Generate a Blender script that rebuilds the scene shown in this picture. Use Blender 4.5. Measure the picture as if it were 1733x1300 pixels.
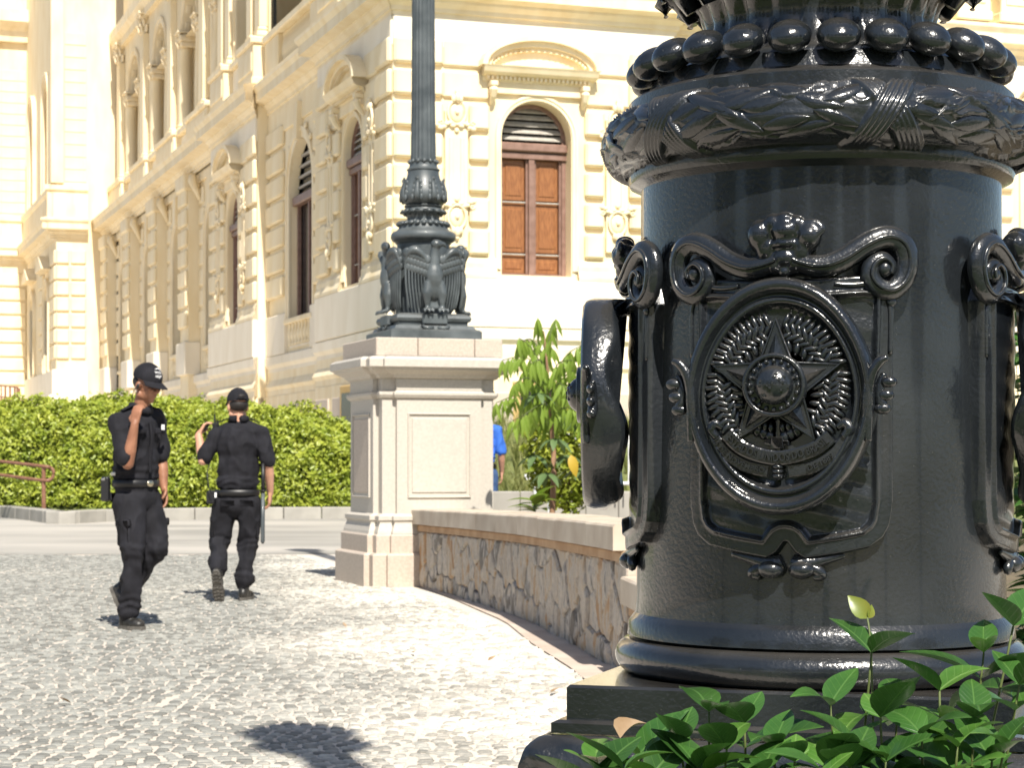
import bpy, bmesh, math, random
import numpy as np
from mathutils import Vector, Matrix, noise
from mathutils.geometry import tessellate_polygon
random.seed(7); np.random.seed(7)
R = math.radians; PI = math.pi
for o in list(bpy.data.objects): bpy.data.objects.remove(o)
scene = bpy.context.scene; COL = scene.collection

# ------------------------------------------------------------------ camera, light, exposure
F = 3450.0; U0 = 866.5; VH = 787.0; CAMZ = 1.1       # focal length and horizon in photo pixels
cd = bpy.data.cameras.new('camera'); cam = bpy.data.objects.new('camera', cd); COL.objects.link(cam)
cam.location = (0, 0, CAMZ); cam.rotation_euler = (PI/2, 0, 0)
cd.sensor_width = 36; cd.lens = F/1733*36; cd.shift_y = (VH-650)/1733; cd.clip_start = .05; cd.clip_end = 2000
cd.dof.use_dof = True; cd.dof.focus_distance = 2.85; cd.dof.aperture_fstop = 25
scene.camera = cam
SUN_AZ = (0.25, -0.968); SUN_EL = R(50)
w = bpy.data.worlds.new('World'); scene.world = w; w.use_nodes = True
nt = w.node_tree; bg = nt.nodes['Background']; sky = nt.nodes.new('ShaderNodeTexSky'); sky.sky_type = 'NISHITA'
sky.sun_disc = False; sky.sun_elevation = SUN_EL; sky.sun_rotation = math.atan2(SUN_AZ[0], SUN_AZ[1])
nt.links.new(sky.outputs[0], bg.inputs[0]); bg.inputs[1].default_value = .076
sd = bpy.data.lights.new('sun', 'SUN'); sd.energy = 5.0; sd.angle = R(.55); sd.color = (1, .94, .84)
so = bpy.data.objects.new('sun', sd); COL.objects.link(so)
sdir = Vector((SUN_AZ[0]*math.cos(SUN_EL), SUN_AZ[1]*math.cos(SUN_EL), math.sin(SUN_EL)))
so.rotation_euler = sdir.to_track_quat('Z', 'Y').to_euler(); so.location = (5, -8, 20)
scene.view_settings.view_transform = 'Standard'; scene.view_settings.look = 'None'
scene.view_settings.exposure = .64; scene.view_settings.gamma = 1

# ------------------------------------------------------------------ helpers
def px(u, v, Y): return Vector(((u-U0)/F*Y, Y, CAMZ+(VH-v)/F*Y))
def ground(u, v, z=0): Y = (CAMZ-z)*F/(v-VH); return Vector(((u-U0)/F*Y, Y, z))
MATS = {}
def mat(name, col, rough=.6, col2=None, scale=8, bump=0, bscale=40, metal=0, coat=0, spec=.5, rnd=0, detail=4, stretch=None, trans=0, lo=.35, hi=.65):
    m = bpy.data.materials.new(name); m.use_nodes = True; n = m.node_tree.nodes; l = m.node_tree.links
    p = n['Principled BSDF']; p.inputs['Roughness'].default_value = rough; p.inputs['Metallic'].default_value = metal
    p.inputs['Coat Weight'].default_value = coat; p.inputs['Specular IOR Level'].default_value = spec
    p.inputs['Base Color'].default_value = (*col, 1)
    tc = n.new('ShaderNodeTexCoord'); co = tc.outputs['Object']
    if stretch:
        mp = n.new('ShaderNodeMapping'); mp.inputs['Scale'].default_value = stretch; l.new(co, mp.inputs[0]); co = mp.outputs[0]
    out = None
    if col2:
        t = n.new('ShaderNodeTexNoise'); t.inputs['Scale'].default_value = scale; t.inputs['Detail'].default_value = detail; l.new(co, t.inputs['Vector'])
        r = n.new('ShaderNodeValToRGB'); r.color_ramp.elements[0].position = lo; r.color_ramp.elements[1].position = hi
        r.color_ramp.elements[0].color = (*col, 1); r.color_ramp.elements[1].color = (*col2, 1)
        l.new(t.outputs['Fac'], r.inputs[0]); out = r.outputs[0]
    if rnd:
        oi = n.new('ShaderNodeObjectInfo'); mr = n.new('ShaderNodeMapRange'); mr.inputs[3].default_value = 1-rnd; mr.inputs[4].default_value = 1+rnd
        l.new(oi.outputs['Random'], mr.inputs[0]); hs = n.new('ShaderNodeHueSaturation'); l.new(mr.outputs[0], hs.inputs['Value'])
        if out: l.new(out, hs.inputs['Color'])
        else: hs.inputs['Color'].default_value = (*col, 1)
        out = hs.outputs[0]
    if out: l.new(out, p.inputs['Base Color'])
    if bump:
        t2 = n.new('ShaderNodeTexNoise'); t2.inputs['Scale'].default_value = bscale; t2.inputs['Detail'].default_value = 5; l.new(co, t2.inputs['Vector'])
        b = n.new('ShaderNodeBump'); b.inputs['Strength'].default_value = bump; b.inputs['Distance'].default_value = .01
        l.new(t2.outputs['Fac'], b.inputs['Height']); l.new(b.outputs[0], p.inputs['Normal'])
    if trans:
        p.inputs['Transmission Weight'].default_value = 0
        tb = n.new('ShaderNodeBsdfTranslucent'); mx = n.new('ShaderNodeMixShader'); mx.inputs[0].default_value = trans
        if out: l.new(out, tb.inputs[0])
        else: tb.inputs[0].default_value = (*col, 1)
        l.new(p.outputs[0], mx.inputs[1]); l.new(tb.outputs[0], mx.inputs[2]); l.new(mx.outputs[0], n['Material Output'].inputs[0])
    MATS[name] = m; return m
def M_(m): return MATS[m] if isinstance(m, str) else m
def mkmesh(name, verts, faces, m=None, smooth=False):
    me = bpy.data.meshes.new(name); me.from_pydata([tuple(v) for v in verts], [], [tuple(int(i) for i in f) for f in faces]); me.update()
    if m: me.materials.append(M_(m))
    if smooth: me.polygons.foreach_set('use_smooth', [True]*len(me.polygons))
    return me
def link(name, me, parent=None, loc=(0, 0, 0), rot=(0, 0, 0), scale=(1, 1, 1)):
    o = bpy.data.objects.new(name, me); COL.objects.link(o); o.location = loc; o.rotation_euler = rot; o.scale = scale
    if parent: o.parent = parent
    return o
def obj(name, verts, faces, m, parent=None, smooth=False, **k): return link(name, mkmesh(name, verts, faces, m, smooth), parent, **k)
def tag(o, label=None, cat=None, group=None, kind=None):
    if label: o['label'] = label
    if cat: o['category'] = cat
    if group: o['group'] = group
    if kind: o['kind'] = kind
    return o
def thing(name, label, cat, loc=(0, 0, 0), rz=0, group=None):
    o = bpy.data.objects.new(name, None); COL.objects.link(o); o.location = loc; o.rotation_euler = (0, 0, rz); o.empty_display_size = .2
    return tag(o, label, cat, group)
def smooth_by_angle(me, deg=40):
    me.polygons.foreach_set('use_smooth', [True]*len(me.polygons)); bm = bmesh.new(); bm.from_mesh(me)
    for e in bm.edges:
        e.smooth = not (len(e.link_faces) == 2 and e.calc_face_angle(0) > R(deg))
    bm.to_mesh(me); bm.free(); return me
# shape generators return (verts, faces)
def g_box(lo, hi, c=0):
    (x0, y0, z0), (x1, y1, z1) = lo, hi
    if c <= 0:
        v = [(x, y, z) for z in (z0, z1) for y in (y0, y1) for x in (x0, x1)]
        return v, [(0, 2, 3, 1), (4, 5, 7, 6), (0, 1, 5, 4), (2, 6, 7, 3), (0, 4, 6, 2), (1, 3, 7, 5)]
    c = min(c, .45*(x1-x0), .45*(y1-y0), .45*(z1-z0)); v = []; idx = {}
    for sx in (0, 1):
        for sy in (0, 1):
            for sz in (0, 1):
                X = (x0, x1)[sx]; Y = (y0, y1)[sy]; Z = (z0, z1)[sz]; ix = X+(c if sx == 0 else -c); iy = Y+(c if sy == 0 else -c); iz = Z+(c if sz == 0 else -c)
                for a, p in enumerate(((X, iy, iz), (ix, Y, iz), (ix, iy, Z))): idx[sx, sy, sz, a] = len(v); v.append(p)
    f = []
    q = ((0, 0), (1, 0), (1, 1), (0, 1))
    for s in (0, 1):
        f.append([idx[s, a, b, 0] for a, b in q]); f.append([idx[a, s, b, 1] for a, b in q]); f.append([idx[a, b, s, 2] for a, b in q])
    for a in (0, 1):
        for b in (0, 1):
            f.append((idx[a, b, 0, 0], idx[a, b, 0, 1], idx[a, b, 1, 1], idx[a, b, 1, 0]))
            f.append((idx[a, 0, b, 0], idx[a, 0, b, 2], idx[a, 1, b, 2], idx[a, 1, b, 0]))
            f.append((idx[0, a, b, 1], idx[0, a, b, 2], idx[1, a, b, 2], idx[1, a, b, 1]))
            for d in (0, 1): f.append((idx[a, b, d, 0], idx[a, b, d, 1], idx[a, b, d, 2]))
    return v, f
def join(*gs):
    V = []; Fc = []
    for v, f in gs:
        k = len(V); V += [tuple(p) for p in v]; Fc += [tuple(i+k for i in q) for q in f]
    return V, Fc
def xf(g, fn): return [fn(*p) for p in g[0]], g[1]
def mv(g, d=(0, 0, 0), s=(1, 1, 1), rz=0):
    c, sn = math.cos(rz), math.sin(rz)
    return [((x*s[0])*c-(y*s[1])*sn+d[0], (x*s[0])*sn+(y*s[1])*c+d[1], z*s[2]+d[2]) for x, y, z in g[0]], g[1]
def g_lathe(prof, seg=48, fr=None, cap=True, a0=0, a1=2*PI):
    V = []; Fc = []; full = abs(a1-a0-2*PI) < 1e-6; n = seg if full else seg+1
    for r, z in prof:
        for i in range(n):
            a = a0+(a1-a0)*i/seg; rr = r*(fr(a, z) if fr else 1); V.append((rr*math.cos(a), rr*math.sin(a), z))
    for j in range(len(prof)-1):
        for i in range(seg):
            i2 = (i+1) % n; Fc.append((j*n+i, j*n+i2, (j+1)*n+i2, (j+1)*n+i))
    if cap and full: Fc.append(tuple(range(n))[::-1]); Fc.append(tuple(range((len(prof)-1)*n, len(prof)*n)))
    return V, Fc
def g_tube(path, rad, seg=8, flat=1.0, up=(0, 0, 1), closed=False, cap=True):
    P = [Vector(p) for p in path]; n = len(P); V = []; Fc = []
    if not hasattr(rad, '__len__'): rad = [rad]*n
    for i, p in enumerate(P):
        t = (P[(i+1) % n]-P[i-1]) if closed else (P[min(i+1, n-1)]-P[max(i-1, 0)])
        t.normalize(); u = Vector(up); s = t.cross(u)
        if s.length < 1e-3: s = t.cross(Vector((1, .1, 0)))
        s.normalize(); b = s.cross(t)
        for k in range(seg):
            a = 2*PI*k/seg; V.append(tuple(p+rad[i]*(math.cos(a)*s+math.sin(a)*flat*b)))
    m = n if closed else n-1
    for i in range(m):
        for k in range(seg):
            j = (i+1) % n; Fc.append((i*seg+k, i*seg+(k+1) % seg, j*seg+(k+1) % seg, j*seg+k))
    if cap and not closed: Fc.append(tuple(range(seg))[::-1]); Fc.append(tuple(range((n-1)*seg, n*seg)))
    return V, Fc
def g_ell(c, r, nu=12, nv=8, M=None):
    V = []; Fc = []
    for j in range(1, nv):
        for i in range(nu):
            a = 2*PI*i/nu; b = PI*j/nv; V.append(Vector((r[0]*math.sin(b)*math.cos(a), r[1]*math.sin(b)*math.sin(a), r[2]*math.cos(b))))
    V.append(Vector((0, 0, r[2]))); V.append(Vector((0, 0, -r[2]))); t = len(V)-2
    for j in range(nv-2):
        for i in range(nu): Fc.append((j*nu+i, (j+1)*nu+i, (j+1)*nu+(i+1) % nu, j*nu+(i+1) % nu))
    for i in range(nu): Fc.append((t, i, (i+1) % nu)); Fc.append((t+1, (nv-2)*nu+(i+1) % nu, (nv-2)*nu+i))
    if M is not None: V = [M @ v for v in V]
    c = Vector(c); return [tuple(v+c) for v in V], Fc
def spline(pts, n=8, closed=False):
    P = [Vector(p) for p in pts]; out = []; m = len(P)
    for i in range(m if closed else m-1):
        p0 = P[(i-1) % m] if closed or i > 0 else P[0]; p1 = P[i]; p2 = P[(i+1) % m]; p3 = P[(i+2) % m] if closed or i+2 < m else P[-1]
        for k in range(n):
            t = k/n; out.append(.5*((2*p1)+(p2-p0)*t+(2*p0-5*p1+4*p2-p3)*t*t+(3*p1-p0-3*p2+p3)*t**3))
    if not closed: out.append(P[-1])
    return out
def g_prism(poly, d0, d1, c=0):
    """outline (x,z) extruded along y from d0 (back) to d1 (front); c = chamfer of the front edge"""
    P = [Vector((p[0], p[1])) for p in poly]; n = len(P)
    area = sum(P[i].x*P[(i+1) % n].y-P[(i+1) % n].x*P[i].y for i in range(n))
    if area < 0: P = P[::-1]
    rings = [[(p.x, d0, p.y) for p in P]]
    sg = 1 if d1 > d0 else -1
    if c:
        ins = []
        for i in range(n):
            a = (P[i]-P[i-1]).normalized(); b = (P[(i+1) % n]-P[i]).normalized(); na = Vector((-a.y, a.x)); nb = Vector((-b.y, b.x)); k = (na+nb)
            k = k/max(.35, k.length_squared)*2 if k.length > 1e-6 else na; ins.append(P[i]+k*c)
        rings.append([(p.x, d1-sg*c, p.y) for p in P]); rings.append([(p.x, d1, p.y) for p in ins]); top = ins
    else: rings.append([(p.x, d1, p.y) for p in P]); top = P
    V = [v for r_ in rings for v in r_]; Fc = []
    for j in range(len(rings)-1):
        for i in range(n): Fc.append((j*n+i, j*n+(i+1) % n, (j+1)*n+(i+1) % n, (j+1)*n+i))
    tri = tessellate_polygon([[Vector((p.x, p.y, 0)) for p in top]]); k = (len(rings)-1)*n
    Fc += [tuple(k+i for i in t) for t in tri]; tri0 = tessellate_polygon([[Vector((p.x, p.y, 0)) for p in P]]); Fc += [tuple(i for i in t)[::-1] for t in tri0]
    return V, Fc
_bc = {}
def block(name, lo, hi, m, parent, c=.012):
    """chamfered box as an object; alike ones share mesh data"""
    d = tuple(round(hi[i]-lo[i], 4) for i in range(3)); key = (d, m if isinstance(m, str) else m.name, round(c, 4))
    if key not in _bc:
        v, f = g_box([-q/2 for q in d], [q/2 for q in d], c); _bc[key] = mkmesh(name, v, f, m)
    return link(name, _bc[key], parent, loc=[(lo[i]+hi[i])/2 for i in range(3)])
def voxel(g, size, m, name, smooth_it=4, fac=.5):
    """union of closed shapes as one continuous skin"""
    me = mkmesh(name+'_src', g[0], g[1]); o = link('tmp_src', me); md = o.modifiers.new('r', 'REMESH'); md.mode = 'VOXEL'; md.voxel_size = size
    if smooth_it:
        sm = o.modifiers.new('s', 'SMOOTH'); sm.iterations = smooth_it; sm.factor = fac
    dg = bpy.context.evaluated_depsgraph_get(); dg.update(); ev = o.evaluated_get(dg); out = bpy.data.meshes.new_from_object(ev)
    out.name = name; bpy.data.objects.remove(o); out.materials.clear(); out.materials.append(M_(m))
    out.polygons.foreach_set('use_smooth', [True]*len(out.polygons)); return out

# ------------------------------------------------------------------ materials
mat('stucco', (.79, .645, .40), .75, (.86, .74, .52), 1.6, .12, 30, stretch=(1, 1, .35), lo=.3, hi=.6)
mat('stucco_trim', (.79, .645, .405), .7, (.87, .75, .535), 2.2, .08, 40, stretch=(1, 1, .4), lo=.3, hi=.6)
mat('stucco_dado', (.77, .685, .54), .75, (.85, .775, .64), 1.4, .1, 30, stretch=(1, 1, .35), lo=.3, hi=.6)
mat('wall_granite', (.50, .42, .34), .6, (.60, .52, .44), 60, .1, 90)
mat('ochre', (.55, .37, .14), .8, (.62, .44, .2), 3)
mat('slate_lead', (.33, .31, .27), .6, (.42, .40, .36), 5)
mat('window_wood', (.20, .115, .085), .45, (.27, .165, .13), 6, .05, 60)
mat('shutter_wood', (.20, .075, .026), .4, (.33, .14, .05), 5, .1, 60, stretch=(9, 9, 1))
mat('louvre_paint', (.34, .31, .27), .5, (.46, .43, .38), 9)
mat('dark_glass', (.012, .014, .016), .08, spec=.6)
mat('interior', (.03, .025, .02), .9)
mat('granite', (.45, .415, .36), .65, (.54, .50, .435), 40, .12, 120, lo=.25, hi=.75)
mat('pink_granite', (.46, .385, .315), .65, (.54, .465, .39), 45, .12, 120)
mat('coping_granite', (.47, .38, .29), .65, (.60, .52, .42), 3.5, .12, 120, rnd=.1)
mat('brown_band', (.36, .22, .12), .8, (.46, .31, .19), 6, .2, 60)
# ------------------------------------------------------------------ the palace
TH = R(19.2); BC = Vector((-2.63, 45, 0))
pal = thing('palace_building', 'cream stucco palace with rusticated walls, arched windows and columned upper loggia', 'building', BC, TH)
# local axes: x runs along the right-hand facade, y along the long left-hand facade; outward is -y and -x
def mapR(u, d, z): return (u, -d, z)
def mapL(u, d, z): return (-d, u, z)
def fbox(name, mp, u0, u1, d0, d1, z0, z1, m='stucco', c=.012, parent=None):
    a = mp(u0, d0, z0); b = mp(u1, d1, z1)
    return block(name, [min(a[i], b[i]) for i in range(3)], [max(a[i], b[i]) for i in range(3)], m, parent or pal, c)
def fobj(name, mp, g, m, parent=None, smooth=False): return obj(name, [mp(*p) for p in g[0]], g[1], m, parent or pal, smooth)
def arc(uc, hw, zs, n=20, rise=None):
    rise = hw if rise is None else rise
    return [(uc-hw*math.cos(PI*i/n), zs+rise*math.sin(PI*i/n)) for i in range(n+1)]
def wall_open(name, mp, u0, u1, d, z0, z1, uc, hw, sill, spring, depth=.45, m='stucco', parent=None):
    """wall strip u0..u1 with one round-headed opening, its reveal included"""
    V = []; Fc = []
    def q(pts): k = len(V); V.extend(pts); Fc.append(tuple(range(k, k+len(pts))))
    q([(u0, d, z0), (uc-hw, d, z0), (uc-hw, d, z1), (u0, d, z1)]); q([(uc+hw, d, z0), (u1, d, z0), (u1, d, z1), (uc+hw, d, z1)])
    q([(uc-hw, d, z0), (uc+hw, d, z0), (uc+hw, d, sill), (uc-hw, d, sill)])
    A = arc(uc, hw, spring)
    for a, b in zip(A, A[1:]):
        q([(a[0], d, a[1]), (b[0], d, b[1]), (b[0], d, z1), (a[0], d, z1)])
    ring = [(uc-hw, sill)]+A+[(uc+hw, sill)]
    for a, b in zip(ring, ring[1:]+ring[:1]): q([(a[0], d, a[1]), (b[0], d, b[1]), (b[0], d-depth, b[1]), (a[0], d-depth, a[1])])
    return fobj(name, mp, (V, Fc), m, parent)
def arch_band(name, mp, uc, hw, spring, wdt, d0, d1, z0, m='stucco_trim', parent=None, n=22):
    """raised moulding round an opening from z0 up over the arch"""
    inn = [(uc-hw, z0)]+arc(uc, hw, spring, n)+[(uc+hw, z0)]; out = [(uc-hw-wdt, z0)]+arc(uc, hw+wdt, spring, n)+[(uc+hw+wdt, z0)]
    mid = [((a[0]*.45+b[0]*.55), a[1]*.45+b[1]*.55) for a, b in zip(inn, out)]
    V = []; Fc = []; k = len(inn)
    for ring, d in ((inn, d0), (inn, d1*.7+d0*.3), (mid, d1*.75+d0*.25), (mid, d1), (out, d1), (out, d0)): V += [(p[0], d, p[1]) for p in ring]
    for j in range(5):
        for i in range(k-1): Fc.append((j*k+i, j*k+i+1, (j+1)*k+i+1, (j+1)*k+i))
    return fobj(name, mp, (V, Fc), m, parent)
def mould(name, mp, prof, u0, u1, m='stucco_trim', ret0=0, ret1=0, parent=None):
    """profile (d,z) run along the facade, returned at the ends by its own projection"""
    V = []; Fc = []; n = len(prof); dm = min(p[0] for p in prof)
    for u, s, rt in ((u0, -1, ret0), (u1, 1, ret1)):
        for d, z in prof: V.append((u+s*(d-dm)*rt, d, z))
    for i in range(n-1): Fc.append((i, i+1, n+i+1, n+i))
    Fc.append(tuple(range(n))); Fc.append(tuple(range(n, 2*n))[::-1])
    V2 = [(u, dm, z) for u in (u0, u1) for d, z in prof]; k = len(V); V += V2
    for e in (0, 1):
        for i in range(n-1): Fc.append((e*n+i, e*n+i+1, k+e*n+i+1, k+e*n+i))
    return fobj(name, mp, (V, Fc), m, parent)
def cornice_prof(d, z=11.05, p=.52):
    return [(d-.02, z), (d+.04, z), (d+.04, z+.09), (d+.09, z+.11), (d+.09, z+.2), (d+.2, z+.3), (d+.2, z+.36), (d+p-.08, z+.42), (d+p-.08, z+.66), (d+p, z+.78), (d+p, z+.86), (d+.1, z+.98), (d-.02, z+.98)]
def ledge_prof(d, z=3.72):
    return [(d-.02, z), (d+.05, z), (d+.05, z+.1), (d+.14, z+.2), (d+.14, z+.42), (d+.06, z+.47), (d-.02, z+.47)]
def plinth_prof(d): return [(d-.02, 3.05), (d+.10, 3.05), (d+.10, 3.2), (d+.16, 3.3), (d+.10, 3.42), (d+.05, 3.5), (d+.05, 3.72), (d-.02, 3.72)]
JO = [5.72+.7*i for i in range(8)]           # joints of the rusticated courses
def rust(mp, u0, u1, d, proud=.13, top=None, c=.05, name='rusticated_block'):
    for i, z in enumerate(JO[:-1]):
        z1 = z+.60
        if top and z1 > top: break
        fbox(name, mp, u0, u1, d-.02, d+proud, z+.075, z1+.045, 'stucco', c)
# shared ornament meshes
def medal_mesh():
    g = [];
    ring = [(.21*math.cos(2*PI*i/28), 0, .27*math.sin(2*PI*i/28)) for i in range(28)]
    g.append(g_tube([(x, .07, z) for x, _, z in ring], .035, 6, up=(0, 1, 0), closed=True)); g.append(g_ell((0, .04, 0), (.17, .05, .22), 14, 8)); g.append(g_ell((0, .09, .0), (.055, .05, .06), 10, 6))
    for s in (-1, 1):
        for k in range(5): a = k/4; g.append(g_ell((s*(.10+.28*a), .07, -.30+.06*math.sin(a*5)), (.075, .05, .05), 8, 6))
        g.append(g_tube([(s*(.36+.06*math.cos(t)*(1-t/8)), .07, -.24+.06*math.sin(t)*(1-t/8)) for t in np.linspace(0, 6, 14)], .022, 5, up=(0, 1, 0)))
        g.append(g_ell((s*.08, .08, .3), (.06, .06, .09), 8, 6))
    g.append(g_ell((0, .10, .33), (.07, .07, .12), 10, 6)); g.append(g_ell((0, .08, .46), (.05, .05, .06), 8, 6)); g.append(g_ell((0, .06, -.4), (.06, .04, .06), 8, 6))
    return join(*g)
MED = medal_mesh()
def medallion_strip(mp, uc, d):
    fbox('strip', mp, uc-.27, uc+.27, d-.02, d+.10, 5.95, 9.0, 'stucco_trim', .015)
    for q in (-.13, .13): fbox('strip_bead', mp, uc+q-.045, uc+q+.045, d+.09, d+.13, 6.75, 8.4, 'stucco_trim', .015)
    fobj('medallion', mp, mv(MED, (uc, d+.06, 8.95)), 'stucco_trim', smooth=True)
    fobj('medallion', mp, mv(MED, (uc, d+.06, 6.62), (1, 1, -1)), 'stucco_trim', smooth=True)
def pediment(mp, uc, d, z=9.86, hw=1.3, rise=.6):
    n = 18; base = arc(uc, hw, z+.16, n, rise)
    def band(i0, i1, w0, w1, dd):                                    # raking arc moulding between two offsets
        V = []; Fc = []
        for (o, dp) in ((w0, d-.02), (w0, dd), (w1, dd), (w1, d-.02)):
            V += [(uc+(p[0]-uc)*(hw+o)/hw, dp, z+.16+(p[1]-z-.16)*(rise+o)/rise+ (0)) for p in base]
        k = n+1
        for j in range(3):
            for i in range(n): Fc.append((j*k+i, j*k+i+1, (j+1)*k+i+1, (j+1)*k+i))
        for i in range(n): Fc.append((3*k+i, 3*k+i+1, i+1, i))
        Fc.append((0, k, 2*k, 3*k)); Fc.append((n, k+n, 2*k+n, 3*k+n)); return V, Fc
    fobj('pediment_hood', mp, join(band(0, n, .0, .12, d+.42), band(0, n, -.12, .0, d+.30), band(0, n, -.2, -.12, d+.2)), 'stucco_trim')
    poly = [(p[0]*.92+uc*.08, p[1]) for p in base]; fobj('tympanum', mp, g_prism(poly, d-.02, d+.12), 'stucco')
    mould('pediment_cornice', mp, [(d-.02, z-.16), (d+.10, z-.16), (d+.14, z-.05), (d+.30, z-.02), (d+.36, z+.02), (d+.40, z+.10), (d+.44, z+.16), (d-.02, z+.17)], uc-hw-.02, uc+hw+.02, ret0=.12, ret1=.12)
    g = [g_box((uc-hw+.05+k*.105, d+.12, z-.12), (uc-hw+.11+k*.105, d+.22, z-.045)) for k in range(24)]
    tag(fobj('dentil_row', mp, join(*g), 'stucco_trim'), kind='stuff')
    g = []
    for k in range(21):
        a = PI*(k+2)/24.5; g.append(g_box((uc-(hw-.16)*math.cos(a)-.025, d+.18, z+.16+(rise-.16)*math.sin(a)-.06), (uc-(hw-.16)*math.cos(a)+.025, d+.25, z+.16+(rise-.16)*math.sin(a)-.005)))
    tag(fobj('dentil_row', mp, join(*g), 'stucco_trim'), kind='stuff')
    fbox('lintel_frieze', mp, uc-hw+.14, uc+hw-.14, d-.02, d+.10, z-.42, z-.16, 'stucco_trim')
    for s in (-1, 1):
        u = uc+s*(hw-.2); g = [g_box((u-.085, d-.02, z-.28), (u+.085, d+.30, z-.17), .01), g_tube([(u, d+.20, z-.32), (u, d+.23, z-.36), (u, d+.18, z-.5), (u, d+.11, z-.58), (u, d+.05, z-.66)], [.09, .1, .075, .06, .035], 8, up=(1, 0, 0))]
        fobj('console', mp, join(*g), 'stucco_trim', smooth=False)
def tall_window(mp, uc, d, hw=.84, sill=5.38, spring=8.48, rd=.40, shut=True):
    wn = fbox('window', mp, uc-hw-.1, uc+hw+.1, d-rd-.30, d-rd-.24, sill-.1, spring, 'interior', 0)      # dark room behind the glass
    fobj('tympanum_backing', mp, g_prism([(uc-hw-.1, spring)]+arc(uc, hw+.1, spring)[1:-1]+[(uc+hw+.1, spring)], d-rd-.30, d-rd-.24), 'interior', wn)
    def fb(name, a, b, e0, e1, z0, z1, m, c=.01): o = fbox(name, mp, a, b, e0, e1, z0, z1, m, c, wn); o.matrix_parent_inverse = wn.matrix_basis.inverted(); return o
    wn.children[0].matrix_parent_inverse = wn.matrix_basis.inverted()
    f0, f1 = d-rd-.05, d-rd+.05
    fb('frame', uc-hw, uc-hw+.10, f0, f1, sill, spring, 'window_wood'); fb('frame', uc+hw-.10, uc+hw, f0, f1, sill, spring, 'window_wood')
    fb('frame', uc-.07, uc+.07, f0, f1+.03, sill, spring-.42, 'window_wood'); fb('frame', uc-hw+.1, uc+hw-.1, f0, f1, sill, sill+.07, 'window_wood')
    fb('transom', uc-hw, uc+hw, f0, f1+.05, spring-.42, spring-.28, 'window_wood'); fb('transom', uc-hw-.0, uc+hw+.0, f0, f1+.12, spring-.26, spring-.06, 'window_wood', .03)
    for s in (-1, 1):
        a, b = (uc-hw+.1, uc-.07) if s < 0 else (uc+.07, uc+hw-.1); zt = spring-.42
        fb('stile', a, a+.055, f0-.02, f1-.035, sill+.07, zt, 'window_wood'); fb('stile', b-.055, b, f0-.02, f1-.035, sill+.07, zt, 'window_wood')
        if shut:
            hgt = zt-sill-.07; fb('shutter_leaf', a+.02, b-.02, f0-.075, f0-.052, sill+.05, zt, 'shutter_wood', .002)
            for q0, q1 in ((.0, .155), (.185, .61), (.64, 1.0)):
                z0 = sill+.07+hgt*q0; z1 = sill+.07+hgt*q1
                fb('shutter_panel', a+.055, b-.055, f0-.05, f0-.01, z0, z1, 'shutter_wood', .02)
                fb('shutter_panel', a+.13, b-.13, f0-.045, f0+.006, z0+.10, z1-.10, 'shutter_wood', .03)
            for q in (.17, .625): fb('glazing_bar', a+.055, b-.055, f0, f1-.045, sill+.07+hgt*q-.016, sill+.07+hgt*q+.016, 'louvre_paint', .004)
    for k in range(5):                                                # louvre slats in the round head
        z = spring+.02+k*.155; h2 = hw*hw-(z+.06-spring)**2
        if h2 > .05:
            q = math.sqrt(h2)-.05; v, f = g_box((uc-q, f0-.02, z), (uc+q, f0+.02, z+.03))
            v = [(x, y+(.07 if zz > z+.01 else 0)*0+(.0), zz) for x, y, zz in v]
            v = [(uc-q, f0-.03, z+.10), (uc+q, f0-.03, z+.10), (uc+q, f0+.06, z), (uc-q, f0+.06, z), (uc-q, f0-.03, z+.125), (uc+q, f0-.03, z+.125), (uc+q, f0+.06, z+.025), (uc-q, f0+.06, z+.025)]
            o = fobj('louvre_slat', mp, (v, [(0, 1, 2, 3), (4, 7, 6, 5), (0, 4, 5, 1), (1, 5, 6, 2), (2, 6, 7, 3), (3, 7, 4, 0)]), 'louvre_paint', wn); o.matrix_parent_inverse = wn.matrix_basis.inverted()
    o = arch_band('frame', mp, uc, hw-.09, spring, .09, f0, f1, spring-.05, 'window_wood', wn); o.matrix_parent_inverse = wn.matrix_basis.inverted()
    return wn
def granite_base(mp, u0, u1, d, z0=.6):
    n = max(1, round((u1-u0)/1.55)); st = (u1-u0)/n
    for i in range(n):
        a = u0+i*st; fbox('base_block', mp, a, a+st, d-.3, d+.02, z0, 3.05, 'stucco_trim', .02)
        fbox('granite_panel', mp, a+.22, a+st-.22, d-.05, d+.06, z0, 2.72, 'wall_granite', .015)
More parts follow.
